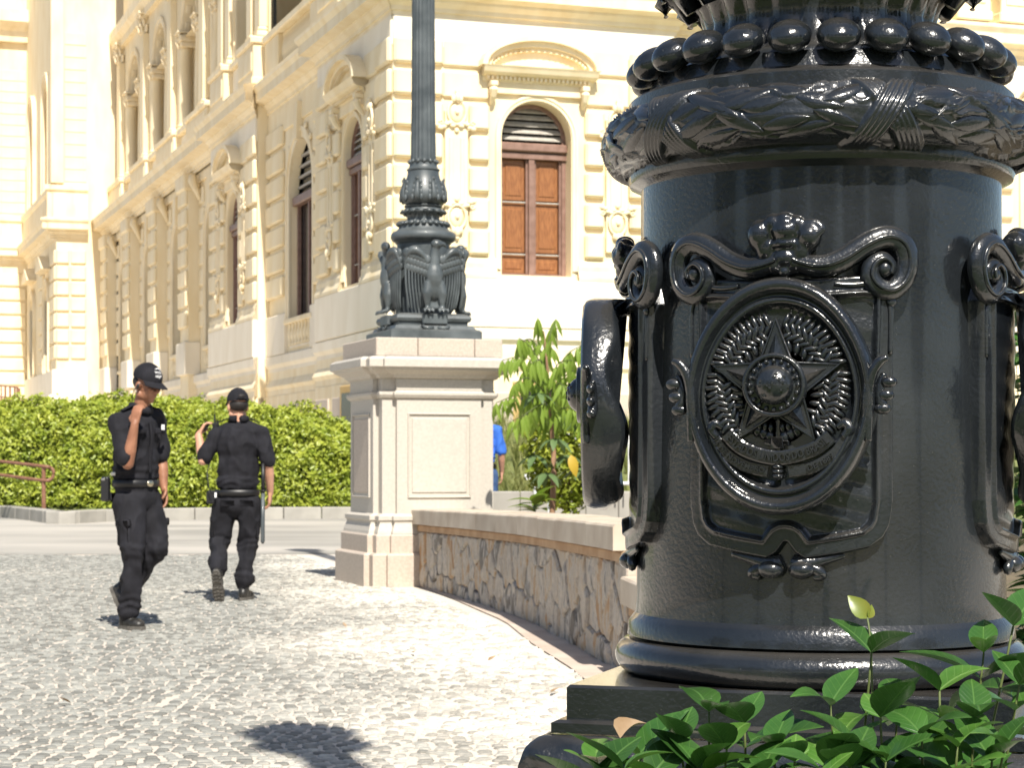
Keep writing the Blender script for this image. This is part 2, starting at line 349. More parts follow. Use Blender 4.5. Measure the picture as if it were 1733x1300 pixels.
def pavilion(mp, off, d=0.0, rd=.40, shut=True, flip=False, W=6.75, base=True):
    """one 6.75 m bay: pedimented window, medallion strips, rusticated courses"""
    uc = off+W/2
    wall_open('wall', mp, off, off+W, d, 2.4, 11.1, uc, .84, 5.38, 8.48, .42)
    arch_band('window_surround', mp, uc, .86, 8.48, .13, d-.02, d+.06, 5.5)
    tall_window(mp, uc, d, shut=shut, rd=rd); pediment(mp, uc, d)
    for s in (-1, 1):
        medallion_strip(mp, uc+s*1.93, d)
        a, b = sorted((uc+s*1.15, uc+s*1.62)); rust(mp, a, b, d, top=9.5); a, b = sorted((uc+s*2.24, uc+s*W/2)); rust(mp, a, b, d)
        a, b = sorted((uc+s*1.15, uc+s*2.24))
        for i in (5, 6): fbox('rusticated_block', mp, (b-.62 if s < 0 else a)+(-.47 if s < 0 else 0)-(0 if s > 0 else .0), (b if s < 0 else a+1.09), d-.02, d+.075, JO[i]+.06, JO[i]+.66, 'stucco', .045)
    fbox('frieze', mp, off, off+W, d-.02, d+.06, 10.38, 11.06, 'stucco_dado', .02)
    fbox('dado', mp, off-.0, off+W, d-.02, d+.14, 4.18, 5.28, 'stucco_dado', .02)
    mould('dado_moulding', mp, [(d-.02, 5.28), (d+.14, 5.28), (d+.14, 5.36), (d+.09, 5.5), (d+.09, 5.62), (d+.03, 5.74), (d-.02, 5.74)], off, uc-.98); mould('dado_moulding', mp, [(d-.02, 5.28), (d+.14, 5.28), (d+.14, 5.36), (d+.09, 5.5), (d+.09, 5.62), (d+.03, 5.74), (d-.02, 5.74)], uc+.98, off+W)
    mould('ledge', mp, ledge_prof(d), off, off+W, 'stucco_dado', 1, 1); mould('plinth_moulding', mp, plinth_prof(d), off, off+W, 'stucco_trim', 1, 1)
    mould('cornice', mp, cornice_prof(d), off, off+W, ret0=1, ret1=1)
    if base: granite_base(mp, off, off+W, d+.10)
    bw = fbox('basement_window', mp, uc-.62, uc+.62, d+.05, d+.185, 1.6, 2.98, 'ochre', .02); o = fbox('pane', mp, uc-.45, uc+.45, d+.15, d+.19, 1.6, 2.8, 'dark_glass', 0, bw); o.matrix_parent_inverse = bw.matrix_basis.inverted()
REC = .36
# corner pavilion, both faces
pavilion(mapR, 0); pavilion(mapL, 0.0, rd=.2)
fbox('return_wall', mapL, 6.70, 6.75, -REC-.2, -.01, 2.4, 12.02)
# recess with the big arched window, then the second bay of the long facade
def arch_bay(mp, u0, u1, d, uc, hw, sill=5.1, spring=8.55, glass=True, depth=.7):
    wall_open('wall', mp, u0, u1, d, 2.4, 11.1, uc, hw, sill, spring, depth)
    arch_band('arch_moulding', mp, uc, hw, spring, .3, d-.02, d+.09, sill)
    for k in range(9):
        a = PI*k/8; 
        if 0 < k < 8: fobj('voussoir_bead', mp, g_ell((uc-(hw+.36)*math.cos(a), d+.05, spring+(hw+.36)*math.sin(a)), (.1, .06, .1), 8, 6), 'stucco_trim', smooth=True)
    fobj('keystone', mp, g_prism([(uc-.14, spring+hw-.05), (uc+.14, spring+hw-.05), (uc+.24, spring+hw+.95), (uc-.24, spring+hw+.95)], d-.02, d+.2, .02), 'stucco_trim')
    wn = fbox('window', mp, uc-hw, uc+hw, d-depth-.12, d-depth-.06, sill, spring, 'dark_glass', 0)
    def ch(o): o.matrix_parent_inverse = wn.matrix_basis.inverted(); return o
    ch(fobj('head_pane', mp, g_prism([(uc-hw, spring)]+arc(uc, hw, spring)[1:-1]+[(uc+hw, spring)], d-depth-.12, d-depth-.06), 'dark_glass', wn))
    fm = 'window_wood' if glass else 'stucco_trim'
    for a, b in ((uc-hw, uc-hw+.12), (uc-.06, uc+.06), (uc+hw-.12, uc+hw)): ch(fbox('frame', mp, a, b, d-depth-.05, d-depth+.06, sill, spring-.1, fm, .012, wn))
    ch(fbox('transom', mp, uc-hw, uc+hw, d-depth-.05, d-depth+.2, spring-.35, spring-.1, fm, .03, wn))
    for k in range(4): 
        z = spring+.12+k*.28; q = math.sqrt(max(.01, hw*hw-(z-spring)**2))-.05; ch(fbox('louvre_slat', mp, uc-q, uc+q, d-depth-.04, d-depth+.05, z, z+.07, 'louvre_paint', .01, wn))
    # balustraded apron under the sill
    fbox('sill', mp, uc-hw-.2, uc+hw+.2, d-.05, d+.16, sill-.14, sill, 'stucco_trim', .02); fbox('apron', mp, uc-hw, uc+hw, d-.02, d+.02, 4.3, sill-.14, 'stucco_dado')
    for k in range(7): fobj('baluster', mp, mv(BALV, (uc-hw+.25+k*(2*hw-.5)/6, d+.07, 4.36), (.8, .8, .75)), 'stucco_trim', smooth=True)
BALV = g_lathe([(.07, 0), (.07, .08), (.045, .12), (.085, .28), (.09, .38), (.045, .62), (.04, .7), (.065, .74), (.065, .82)], 10)
arch_bay(mapL, 6.75, 14.2, -REC, 10.2, 1.35, depth=.24)
for a, b in ((6.75, 8.5), (12.2, 14.2)):
    rust(mapL, a, b, -REC)
for a, b in ((6.75, 14.2),):
    mould('ledge', mapL, ledge_prof(-REC), a, b, 'stucco_dado'); mould('plinth_moulding', mapL, plinth_prof(-REC), a, b); mould('cornice', mapL, cornice_prof(-REC), a, b)
    fbox('frieze', mapL, a, b, -REC-.02, -REC+.06, 10.38, 11.06, 'stucco', .02)
    granite_base(mapL, a, b, -REC+.1)
for a, b in ((6.75, 8.85), (11.85, 14.2)): fbox('dado', mapL, a, b, -REC-.02, -REC+.12, 4.18, 5.3, 'stucco_dado', .02)
pavilion(mapL, 14.2, rd=.2)
fbox('return_wall', mapL, 14.2, 14.25, -REC-.2, -.01, 2.4, 12.02); fbox('return_wall', mapL, 20.90, 20.95, -.8, -.01, 2.4, 11.1)
# arcade of four tall arches
AD = -.55; AY = [22.1+6.5*k for k in range(4)]
fbox('wall', mapL, 20.95, 21.0, AD-.3, AD, 2.4, 11.1)
for k, y0 in enumerate(AY):
    a = 21.0 if k == 0 else y0-3.0; b = y0+3.5
    arch_bay(mapL, a, b, AD, y0+1.5, 1.2, 5.1, 8.6, False, .45)
piers = [(20.95, 21.9, 0)]+[(y0+3.05, y0+6.3, 1) for y0 in AY]
for a, b, full in piers:
    if full:
        m_ = (a+b)/2; rust(mapL, a+.05, m_-.78, AD, .07); rust(mapL, m_+.78, b-.05, AD, .07); rust(mapL, m_-.75, m_+.75, AD+.42, .10); fbox('pier', mapL, m_-.75, m_+.75, AD-.02, AD+.42, 2.4, 11.1, 'stucco', .02)
        fbox('pier_capital', mapL, m_-.85, m_+.85, AD, AD+.60, 10.5, 11.06, 'stucco_trim', .06); fbox('dado', mapL, m_-.85, m_+.85, AD, AD+.56, 4.18, 5.3, 'stucco_dado', .03)
        for s in (-1, 1): fobj('console', mapL, join(g_tube([(m_+s*1.2, AD+.34, 10.95), (m_+s*1.2, AD+.36, 10.75), (m_+s*1.2, AD+.2, 10.4), (m_+s*1.2, AD+.08, 10.1)], [.12, .15, .1, .06], 8, up=(1, 0, 0))), 'stucco_trim', smooth=True)
    else: rust(mapL, a, b, AD, .07)
E1 = AY[-1]+6.35
mould('ledge', mapL, ledge_prof(AD+.1), 20.95, E1, 'stucco_dado'); mould('plinth_moulding', mapL, plinth_prof(AD+.1), 20.95, E1); mould('cornice', mapL, cornice_prof(AD+.2, p=.6), 20.95, E1)
fbox('frieze', mapL, 20.95, E1, AD-.02, AD+.1, 10.75, 11.06, 'stucco_trim'); granite_base(mapL, 20.95, E1, AD+.2)
for k in range(0): fobj('scupper', mapL, g_tube([(21.5+k*1.2, AD+.75, 11.9), (21.5+k*1.2, AD+.9, 11.9)], .03, 6, up=(0, 0, 1)), 'stucco_trim')
# upper storey: pedestals, pilasters, loggia of columns and arches
def corinthian(w=.3, h=.62):
    g = [g_lathe([(w*.72, 0), (w*.78, .04), (w*.74, .06), (w*.74, h*.3), (w*.85, h*.7), (w*1.1, h*.88)], 16)]
    for row, (z, n, o) in enumerate(((.06, 8, 0), (h*.36, 8, .39))):
        for k in range(n):
            a = 2*PI*k/n+o; g.append(g_tube([(w*.8*math.cos(a), w*.8*math.sin(a), z), (w*.95*math.cos(a), w*.95*math.sin(a), z+h*.2), (w*1.15*math.cos(a), w*1.15*math.sin(a), z+h*.3), (w*1.25*math.cos(a), w*1.25*math.sin(a), z+h*.24)], [w*.26, w*.24, w*.17, w*.08], 6))
    for k in range(4):
        a = PI/4+k*PI/2; g.append(g_ell((w*1.3*math.cos(a), w*1.3*math.sin(a), h*.84), (w*.22, w*.22, w*.24), 8, 6))
    g.append(g_box((-w*1.25, -w*1.25, h*.9), (w*1.25, w*1.25, h*1.04), .02)); return join(*g)
CAPG = corinthian(); CAPM = mkmesh('capital', CAPG[0], CAPG[1], 'stucco_trim', False)
COLG = g_lathe([(.34, 0), (.34, .08), (.30, .12), (.33, .18), (.27, .24), (.262, .3), (.262, 1.2), (.225, 2.95), (.245, 3.0), (.225, 3.04)], 20); COLM = mkmesh('column', COLG[0], COLG[1], 'stucco', True); smooth_by_angle(COLM)
def column(mp, u, d, z):
    c = link('column', COLM, pal, loc=mp(u, d, z)); cp = link('capital', CAPM, c, loc=(0, 0, 3.02)); return c
UZ = 12.03
def pilaster(mp, u, d, hw=.32, z0=13.45, z1=19.6, cap=17.3):
    p = fbox('pilaster', mp, u-hw, u+hw, d-.02, d+.22, z0+.3, cap, 'stucco', .015)
    fbox('pilaster_base', mp, u-hw-.08, u+hw+.08, d-.02, d+.30, z0, z0+.16, 'stucco_trim', .03); fbox('pilaster_base', mp, u-hw-.04, u+hw+.04, d-.02, d+.26, z0+.16, z0+.3, 'stucco_trim', .05)
    fobj('capital', mp, mv(CAPG, (u, d+.08, cap), (hw/.3, .9, 1.35)), 'stucco_trim')
def pedestal_up(mp, u0, u1, d, pr=.3):
    fbox('pedestal', mp, u0, u1, d-.1, d+pr, UZ, 13.2, 'stucco', .02); fbox('pedestal_cap', mp, u0-.07, u1+.07, d-.1, d+pr+.08, 13.2, 13.42, 'stucco_trim', .04); fbox('pedestal_foot', mp, u0-.05, u1+.05, d-.1, d+pr+.05, UZ-.02, UZ+.22, 'stucco_trim', .03)
    fbox('pedestal_panel', mp, u0+.14, u1-.14, d+pr-.01, d+pr+.03, UZ+.4, 13.05, 'stucco_trim', .02)
TOP = 27
for off in (0.0, 14.2):                                     # pilastered walls over the two bays
    wall_open('wall', mapL, off, off+6.75, -.35, 12, TOP, off+3.38, .9, 13.5, 16.6, .6); fbox('window', mapL, off+2.4, off+4.4, -1.1, -1.0, 13.4, 17.6, 'dark_glass', 0)
    arch_band('window_surround', mapL, off+3.38, .9, 16.6, .22, -.37, -.2, 13.5)
    for q in (.55, 1.75, 5.0, 6.2): pilaster(mapL, off+q, -.33, z1=TOP)
    pedestal_up(mapL, off+.1, off+2.25, -.35, .45); pedestal_up(mapL, off+4.5, off+6.65, -.35, .45)
    fbox('apron', mapL, off+2.25, off+4.5, -.4, -.2, UZ, 13.2, 'stucco_dado'); fbox('apron_cap', mapL, off+2.32, off+4.43, -.4, -.05, 13.2, 13.4, 'stucco_trim', .03)
fbox('wall', mapL, 6.75, 14.2, -1.6, -1.5, 12, TOP); fbox('window', mapL, 9.2, 11.6, -1.5, -1.45, 13.4, 18, 'dark_glass', 0)
for a, b in ((6.85, 8.6), (12.4, 14.1)): fbox('balustrade_pier', mapL, a, b, -.6, -.2, UZ, 13.15, 'stucco', .02)
fbox('handrail', mapL, 6.8, 14.15, -.62, -.12, 13.15, 13.36, 'stucco_trim', .03); fbox('balustrade_foot', mapL, 6.8, 14.15, -.62, -.14, UZ-.01, UZ+.2, 'stucco_trim', .02)
BALM = mkmesh('baluster', *mv(BALV, (0, 0, 0), (1, 1, 1.14)), 'stucco_trim', True)
for k in range(15): link('baluster', BALM, pal, loc=mapL(8.75+k*.253, -.38, UZ+.2))
for q in (7.2, 8.2, 12.8, 13.8): pilaster(mapL, q, -1.5)
# loggia
LD = -.95; mat('loggia_shade_wall', (.24, .15, .075), .8, (.30, .19, .10), 2)  # back wall colour darkened to paint in the loggia's shade
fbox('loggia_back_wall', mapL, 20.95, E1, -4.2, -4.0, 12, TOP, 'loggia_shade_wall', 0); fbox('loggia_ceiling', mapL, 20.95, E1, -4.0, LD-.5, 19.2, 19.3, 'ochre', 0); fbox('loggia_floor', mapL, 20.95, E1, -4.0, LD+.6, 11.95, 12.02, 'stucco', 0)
fbox('return_wall', mapL, 20.90, 20.95, -4.0, -.35, 12, TOP)
for k, y0 in enumerate(AY):
    uc = y0+1.5; a = 20.95 if k == 0 else uc-3.25; b = uc+3.25
    V = wall_open('loggia_arch', mapL, a, b, LD, 16.85, TOP, uc, 1.45, 16.85, 16.95, .8)
    arch_band('arch_moulding', mapL, uc, 1.45, 16.95, .26, LD-.02, LD+.09, 16.9)
    for j in range(7):
        for i in range(3):
            an = PI*(j+.5)/7; fobj('coffer', mapL, xf(g_box((-.16, -.09, -.03), (.16, .09, .03), .02), lambda x, y, z, an=an, i=i: (uc-(1.45-z)*math.cos(an)+x*math.sin(an), LD-.15-i*.25+y, 16.95+(1.45-z)*math.sin(an)+x*math.cos(an))), 'stucco_trim')
    for s in (-1, 1):
        for dd in (LD-.12, LD-.62):
            column(mapL, uc+s*1.62, dd, 13.42)
        fbox('impost', mapL, uc+s*1.62-.42, uc+s*1.62+.42, LD-.95, LD+.12, 16.5, 16.68, 'stucco_trim', .03); fbox('impost', mapL, uc+s*1.62-.5, uc+s*1.62+.5, LD-1.0, LD+.18, 16.68, 16.9, 'stucco_trim', .04)
    for s in ((-1, 1) if k == 0 else (1,)):
        u = uc+s*3.25 if not (k == 0 and s < 0) else 21.3
        fbox('pier', mapL, u-.85, u+.85, LD-.9, LD+.0, 13.4, 16.95, 'stucco', .02); pilaster(mapL, u, LD+.02, .42, cap=18.6); pedestal_up(mapL, u-1.9+(.0 if s > 0 else 1.5), u+1.9, LD+.05, .35)
    fbox('apron', mapL, uc-1.4, uc+1.4, LD-.1, LD+.1, UZ, 13.15, 'stucco_dado'); fbox('apron_cap', mapL, uc-1.28, uc+1.28, LD-.2, LD+.3, 13.16, 13.38, 'stucco_trim', .03)
mould('entablature', mapL, [(LD, 19.3), (LD+.2, 19.3), (LD+.2, 19.6), (LD+.4, 19.8), (LD+.4, 20.2), (LD, 20.2)], 20.95, E1)
# far pavilion that closes the long facade on the left; its right-hand side faces the camera
FX = 1.75; FY = E1
def mapF(u, d, z): return (-FX+u, FY-d, z)
fbox('wall', mapL, FY, FY+27, FX-2.6, FX, 1.2, 30)
W2 = FX+1.0
for i, z in enumerate(JO[:-1]):
    fbox('rusticated_block', mapF, -.0, .55, -.02, .12, z+.06, z+.66, 'stucco', .04); fbox('rusticated_block', mapF, .62, 1.28, -.02, .09, z+.06, z+.66, 'stucco', .04); fbox('rusticated_block', mapL, FY+.06, FY+1.9, FX-.02, FX+.1, z+.06, z+.66, 'stucco', .04); fbox('rusticated_block', mapL, FY+4.6, FY+6.5, FX-.02, FX+.1, z+.06, z+.66, 'stucco', .04)
for z0 in np.arange(13.6, 20, .55): fbox('ashlar_course', mapF, .35, 1.3, -.02, .03, z0, z0+.52, 'stucco', .012)
fbox('pilaster', mapF, -.25, .3, -.02, .2, 13.5, 22, 'stucco', .02); fbox('pilaster', mapL, FY+.0, FY+.9, FX-.02, FX+.25, 13.5, 22, 'stucco', .02)
for mp, a, b, d in ((mapF, -.2, 1.35, .02), (mapL, FY-.02, FY+27, FX)):
    mould('cornice', mp, cornice_prof(d), a, b, ret0=1); mould('ledge', mp, ledge_prof(d), a, b, 'stucco_dado', 1); fbox('dado', mp, a, b, d-.02, d+.13, 2.0, 5.3, 'stucco_dado', .02); mould('pedestal_course', mp, [(d-.02, 12), (d+.2, 12), (d+.2, 13.1), (d+.3, 13.2), (d+.3, 13.4), (d-.02, 13.45)], a, b, ret0=1)
for u in (FY+3.2, FY+9.4):
    fbox('window', mapL, u-.8, u+.8, FX, FX+.02, 5.4, 8.6, 'dark_glass', 0); arch_band('window_surround', mapL, u, .8, 8.5, .3, FX-.02, FX+.16, 5.3); fbox('window', mapL, u-1.0, u+1.0, FX, FX+.02, 13.5, 18.2, 'ochre', 0); arch_band('window_surround', mapL, u, 1.0, 17.6, .35, FX-.02, FX+.2, 13.5)
    fobj('window_hood', mapL, g_prism([(u-1.4, 9.9), (u+1.4, 9.9), (u, 10.6)], FX-.02, FX+.45, .03), 'stucco_trim')
# the next block, standing farther out: only its camera-facing end is in view
GY = FY+12.5; GX = FX+3.6
def mapG(u, d, z): return (-GX+u, GY-d, z)
fbox('wall', mapL, GY, GY+16, FX-.5, GX, 1.2, 31)
for i, z in enumerate([2.2+.7*k for k in range(5)]+JO[:-1]): fbox('rusticated_block', mapG, -.0, 3.55, -.02, .10, z+.06, z+.66, 'stucco', .04)
for z0 in np.arange(13.6, 20.5, .55): fbox('ashlar_course', mapG, 2.15, 3.55, -.02, .03, z0, z0+.52, 'stucco', .012)
mould('cornice', mapG, cornice_prof(.02), -.1, 3.6, ret0=1); mould('pedestal_course', mapG, [(0, 12), (.2, 12), (.2, 13.1), (.3, 13.2), (.3, 13.4), (0, 13.45)], -.1, 3.6, ret0=1)
for u, hw in ((1.15, .85),):
    fbox('pilaster', mapG, u-hw, u+hw, -.02, .25, 13.5, 20.6, 'stucco', .02)
    for k in range(7): fbox('pilaster_flute', mapG, u-hw+.14+k*.225, u-hw+.25+k*.225, .22, .27, 13.9, 20.4, 'stucco', .01)
    fobj('capital', mapG, mv(CAPG, (u, .1, 20.6), (hw/.3, 1.4, 2.4)), 'stucco_trim')
mould('entablature', mapG, [(0, 22.1), (.3, 22.1), (.4, 22.6), (.9, 23), (.9, 23.6), (0, 23.6)], -.3, 3.6, ret0=1)
# the rest of the right-hand facade, set back behind the corner pavilion
D2 = -REC
for k in range(2):
    u0 = 6.75+k*7; wall_open('wall', mapR, u0, u0+7, D2, 2.4, 11.1, u0+3.5, .84, 5.38, 8.48, .42); tall_window(mapR, u0+3.5, D2); arch_band('window_surround', mapR, u0+3.5, .86, 8.48, .13, D2-.02, D2+.06, 5.5)
    rust(mapR, u0+.02, u0+2.3, D2); rust(mapR, u0+4.7, u0+6.98, D2); fbox('frieze', mapR, u0, u0+7, D2-.02, D2+.06, 10.38, 11.06, 'stucco_dado', .02); fbox('dado', mapR, u0, u0+7, D2-.02, D2+.14, 4.18, 5.28, 'stucco_dado', .02)
    pediment(mapR, u0+3.5, D2)
mould('ledge', mapR, ledge_prof(D2), 6.75, 20.8, 'stucco_dado'); mould('plinth_moulding', mapR, plinth_prof(D2), 6.75, 20.8); mould('cornice', mapR, cornice_prof(D2), 6.75, 20.8); granite_base(mapR, 6.75, 20.8, D2+.1)
fbox('return_wall', mapR, 6.70, 6.75, -REC, -.01, 2.4, 11.1)
fbox('wall', mapR, -.2+.3, 20.8, -.7, -.5, 12, TOP); 
for q in (.65, 1.85, 5.0, 6.2, 7.6, 8.8, 12.2, 13.4, 14.8, 16, 19.2): pedestal_up(mapR, q-.45, q+.45, -.45, .4); pilaster(mapR, q, -.45)
for q in (3.4, 10.4, 17.4): fbox('panel_ornament', mapR, q-1.1, q+1.1, -.52, -.25, 12.2, 13.2, 'stucco_trim', .05)
# floor slabs and roof that close the volume
block('roof', (.6, .6, 26.9), (20.6, 20.6, 27.1), 'slate_lead', pal, 0); block('floor_slab', (.9, 1.0, 11.7), (20.6, 20.4, 11.9), 'interior', pal, 0)
for a, b in ((.5, .7), (7.0, 7.2)): pass
block('upper_mass', (4.3, 20.96, 12.1), (20, 75, 31), 'stucco', pal, 0); block('inner_wall', (1.5, 1.2, .6), (1.7, 60, 11.6), 'interior', pal, 0); block('inner_wall', (1.75, 1.2, .6), (20.6, 1.4, 11.6), 'interior', pal, 0)
# ------------------------------------------------------------------ ground, paving, road, kerb, garden bank
def paving_mat(name, stone):
    m = bpy.data.materials.new(name); m.use_nodes = True; n = m.node_tree.nodes; l = m.node_tree.links; p = n['Principled BSDF']; p.inputs['Roughness'].default_value = .85
    g = n.new('ShaderNodeNewGeometry'); t = n.new('ShaderNodeTexNoise'); t.inputs['Scale'].default_value = .55; t.inputs['Detail'].default_value = 5; l.new(g.outputs['Position'], t.inputs['Vector'])
    t2 = n.new('ShaderNodeTexNoise'); t2.inputs['Scale'].default_value = 26 if stone else 60; t2.inputs['Detail'].default_value = 4; l.new(g.outputs['Position'], t2.inputs['Vector'])
    # dusty sand washed towards the wall on the right
    sx = n.new('ShaderNodeSeparateXYZ'); l.new(g.outputs['Position'], sx.inputs[0])
    ma = n.new('ShaderNodeMath'); ma.operation = 'MULTIPLY_ADD'; ma.inputs[1].default_value = .115; ma.inputs[2].default_value = .0; l.new(sx.outputs['Y'], ma.inputs[0])
    ad = n.new('ShaderNodeMath'); ad.operation = 'ADD'; l.new(sx.outputs['X'], ad.inputs[0]); l.new(ma.outputs[0], ad.inputs[1])
    mr = n.new('ShaderNodeMapRange'); mr.inputs[1].default_value = -.5; mr.inputs[2].default_value = 1.9; mr.inputs[3].default_value = -.32; mr.inputs[4].default_value = .42; l.new(ad.outputs[0], mr.inputs[0])
    s = n.new('ShaderNodeMath'); s.operation = 'ADD'; l.new(t.outputs['Fac'], s.inputs[0]); l.new(mr.outputs[0], s.inputs[1])
    s2 = n.new('ShaderNodeMath'); s2.operation = 'MULTIPLY_ADD'; s2.inputs[1].default_value = .55; l.new(t2.outputs['Fac'], s2.inputs[0]); l.new(s.outputs[0], s2.inputs[2])
    r = n.new('ShaderNodeValToRGB'); e = r.color_ramp.elements; e[0].position = .55; e[1].position = 1.05
    if stone: e[0].color = (.225, .225, .205, 1); e[1].color = (.57, .53, .46, 1)
    else: e[0].color = (.55, .49, .42, 1); e[1].color = (.64, .59, .51, 1)
    l.new(s2.outputs[0], r.inputs[0]); out = r.outputs[0]
    if stone:
        at = n.new('ShaderNodeAttribute'); at.attribute_name = 'tone'; oi = n.new('ShaderNodeObjectInfo'); hs = n.new('ShaderNodeHueSaturation')
        md = n.new('ShaderNodeMapRange'); md.inputs[3].default_value = .62; md.inputs[4].default_value = 1.45; l.new(at.outputs['Fac'], md.inputs[0]); l.new(md.outputs[0], hs.inputs['Value']); l.new(out, hs.inputs['Color']); out = hs.outputs[0]
    l.new(out, p.inputs['Base Color']); b = n.new('ShaderNodeBump'); b.inputs['Strength'].default_value = .25; b.inputs['Distance'].default_value = .01; l.new(t2.outputs['Fac'], b.inputs['Height']); l.new(b.outputs[0], p.inputs['Normal'])
    MATS[name] = m
paving_mat('cobble', True); paving_mat('joint_sand', False)
mat('road', (.27, .26, .235), .85, (.42, .395, .355), .35, .15, 30, lo=.38, hi=.62, stretch=(.5, 1, 1))
mat('kerb', (.29, .275, .245), .8, (.39, .37, .33), 2, .1, 50)
mat('footing', (.48, .38, .31), .8, (.60, .51, .43), 2.5, .1, 50)
mat('soil', (.10, .075, .045), .95, (.15, .12, .07), 4, .3, 20)
mat('grass_bank', (.10, .13, .035), .9, (.17, .19, .06), 1.5, .3, 30)
gnd = tag(obj('ground', *g_box((-300, -150, -.5), (300, 600, 0)), 'joint_sand'), kind='structure')
road = tag(obj('road', [(-60, 25, .004), (-1.9, 25, .004), (-1.9, 42.4, .004), (-60, 46, .004)], [(0, 1, 2, 3)], 'road'), kind='structure')
mat('reflection_lawn', (.05, .075, .02), .9, (.09, .12, .03), 2, .4, 40)
tag(obj('reflection_lawn', [(-60, -90, .005), (60, -90, .005), (60, 1.9, .005), (1.2, 1.9, .005), (-60, -2.5, .005)], [(0, 1, 2, 3, 4)], 'reflection_lawn'), kind='structure')  # grass sheet added out of view to darken what the near lamp mirrors
# cobbles laid in repeating arcs
def cobble_field():
    st = []; W = 1.2; p = .066
    for ci in range(-7, 4):
        xc = ci*W+.2
        y = 6.2
        while y < 24.6:
            x = -W/2+random.uniform(0, .04)
            while x < W/2-.03:
                L = random.uniform(.055, .088); xm = x+L/2; yy = y+.36*(1-(2*xm/W)**2)+random.uniform(-.006, .006); X = xc+xm
                if -.262*yy-.25 < X < -.16+ (24.6-yy)*.17+.25 and yy > 6.9: st.append((X, yy, L, p, math.atan(-.36*8*xm/W/W)+random.uniform(-.1, .1)))
                x += L+.001
            y += p
    return st
def wall_x(y):                                   # foot of the low wall
    pts = [(6.0, .98), (8.5, .80), (11.06, .556), (14.2, .14), (16.8, -.42), (19.2, -1.02), (25, -2.4)]
    for (a, b), (c, d) in zip(pts, pts[1:]):
        if y <= c: return b+(d-b)*(y-a)/(c-a)
    return pts[-1][1]
st = [s for s in cobble_field() if s[0] < wall_x(s[1])-.26+.02*math.sin(s[1]*9)]
def cobble(rs):
    n = 8; V = []; a0 = rs.uniform(0, 1)
    pr = [(1+rs.uniform(-.1, .06)) for _ in range(n)]
    for k, (sc, z) in enumerate(((1, -.012), (.97, .004), (.78, .011))):
        for i in range(n):
            a = 2*PI*(i+.5)/n; ca, sa = math.cos(a), math.sin(a); q = max(abs(ca), abs(sa)); V.append((ca/q**.75*.5*sc*pr[i], sa/q**.75*.5*sc*pr[i], z))
    Fc = [(k*n+i, k*n+(i+1) % n, (k+1)*n+(i+1) % n, (k+1)*n+i) for k in range(2) for i in range(n)]+[tuple(range(2*n, 3*n))]
    return V, Fc
rs = random.Random(3); CB = [cobble(rs) for _ in range(8)]; CBM = []
def tone_attr(me, vals):
    at = me.attributes.new('tone', 'FLOAT', 'POINT'); at.data.foreach_set('value', vals)
st.sort(key=lambda s: s[1])
for j, c in enumerate(CB):
    for tt in (.15, .5, .85): me = mkmesh('cobble', c[0], c[1], 'cobble'); tone_attr(me, [tt+.03*j]*len(c[0])); CBM.append(me)
for X, Y, L, p, rz in st[:300]: link('cobble', rs.choice(CBM), gnd, (X, Y, 0), (0, 0, rz), (L*.80, p*.76, .9))
V = []; Fc = []; tn = []
for X, Y, L, p, rz in st[300:]:
    c = rs.choice(CB); k = len(V); co, si = math.cos(rz), math.sin(rz); tt = rs.random()
    for x, y, z in c[0]: x *= L*.80; y *= p*.76; V.append((X+x*co-y*si, Y+x*si+y*co, z*.8)); tn.append(tt)
    Fc += [tuple(i+k for i in f) for f in c[1]]
o = obj('cobble_field', V, Fc, 'cobble', gnd); tone_attr(o.data, tn); tag(o, kind='stuff')
# kerb in separate stones
kp = [Vector(ground(u, v)) for u, v in ((-60, 871), (0, 876), (50, 882), (100, 888), (180, 884), (330, 880.5), (480, 879), (600, 878.5), (680, 878))]
ks = spline([(p.x, p.y, 0) for p in kp], 6)
kerb = thing('kerb', 'pale concrete kerb along the foot of the clipped hedge', 'kerb', (0, 0, 0))
for a, b in zip(ks[::3], ks[3::3]):
    d = (b-a); L = d.length; an = math.atan2(d.y, d.x)
    link('kerb_stone', mkmesh('kerb_stone', *g_box((.006, 0, -.2), (L-.006, .32, .24), .015), 'kerb'), kerb, (a.x, a.y, 0), (0, 0, an))
# garden bank behind the kerb and behind the low wall
def bank_z(x, y):
    y0 = 42.9 if x < -2.2 else (42.9+(x+2.2)/1.2*(-19.5) if x < -1.0 else 23.4)
    t = min(1, max(0, (y-y0)/((46-y0)*1.0))); return .12+1.75*t*t*(3-2*t) if y > y0 else -.2
xs = np.concatenate([np.arange(-40, -4, 2), np.arange(-4, 14.1, .6)]); ys = np.concatenate([np.arange(19.5, 47, .6), np.arange(48, 130, 6)])
V = [(x, y, bank_z(x, y)-.05*(y < 42 and x < -2.4)-.2*(x < -2.9 and y < 42.7)) for y in ys for x in xs]; nx = len(xs)
Fc = [(j*nx+i, j*nx+i+1, (j+1)*nx+i+1, (j+1)*nx+i) for j in range(len(ys)-1) for i in range(nx-1)]
tag(obj('garden_bank', V, Fc, 'grass_bank', smooth=True), kind='structure')
mat('bounce_terrace', (.50, .45, .38), .85, (.58, .53, .46), 1.5, .1, 40)
tag(obj('bounce_terrace', [(-60, 46.2, 1.90), (-3.6, 46.2, 1.90), (-3.6, 130, 1.90), (-60, 130, 1.90)], [(0, 1, 2, 3)], 'bounce_terrace'), kind='structure')  # pale sheet added behind the hedge to bounce warm light onto the facade
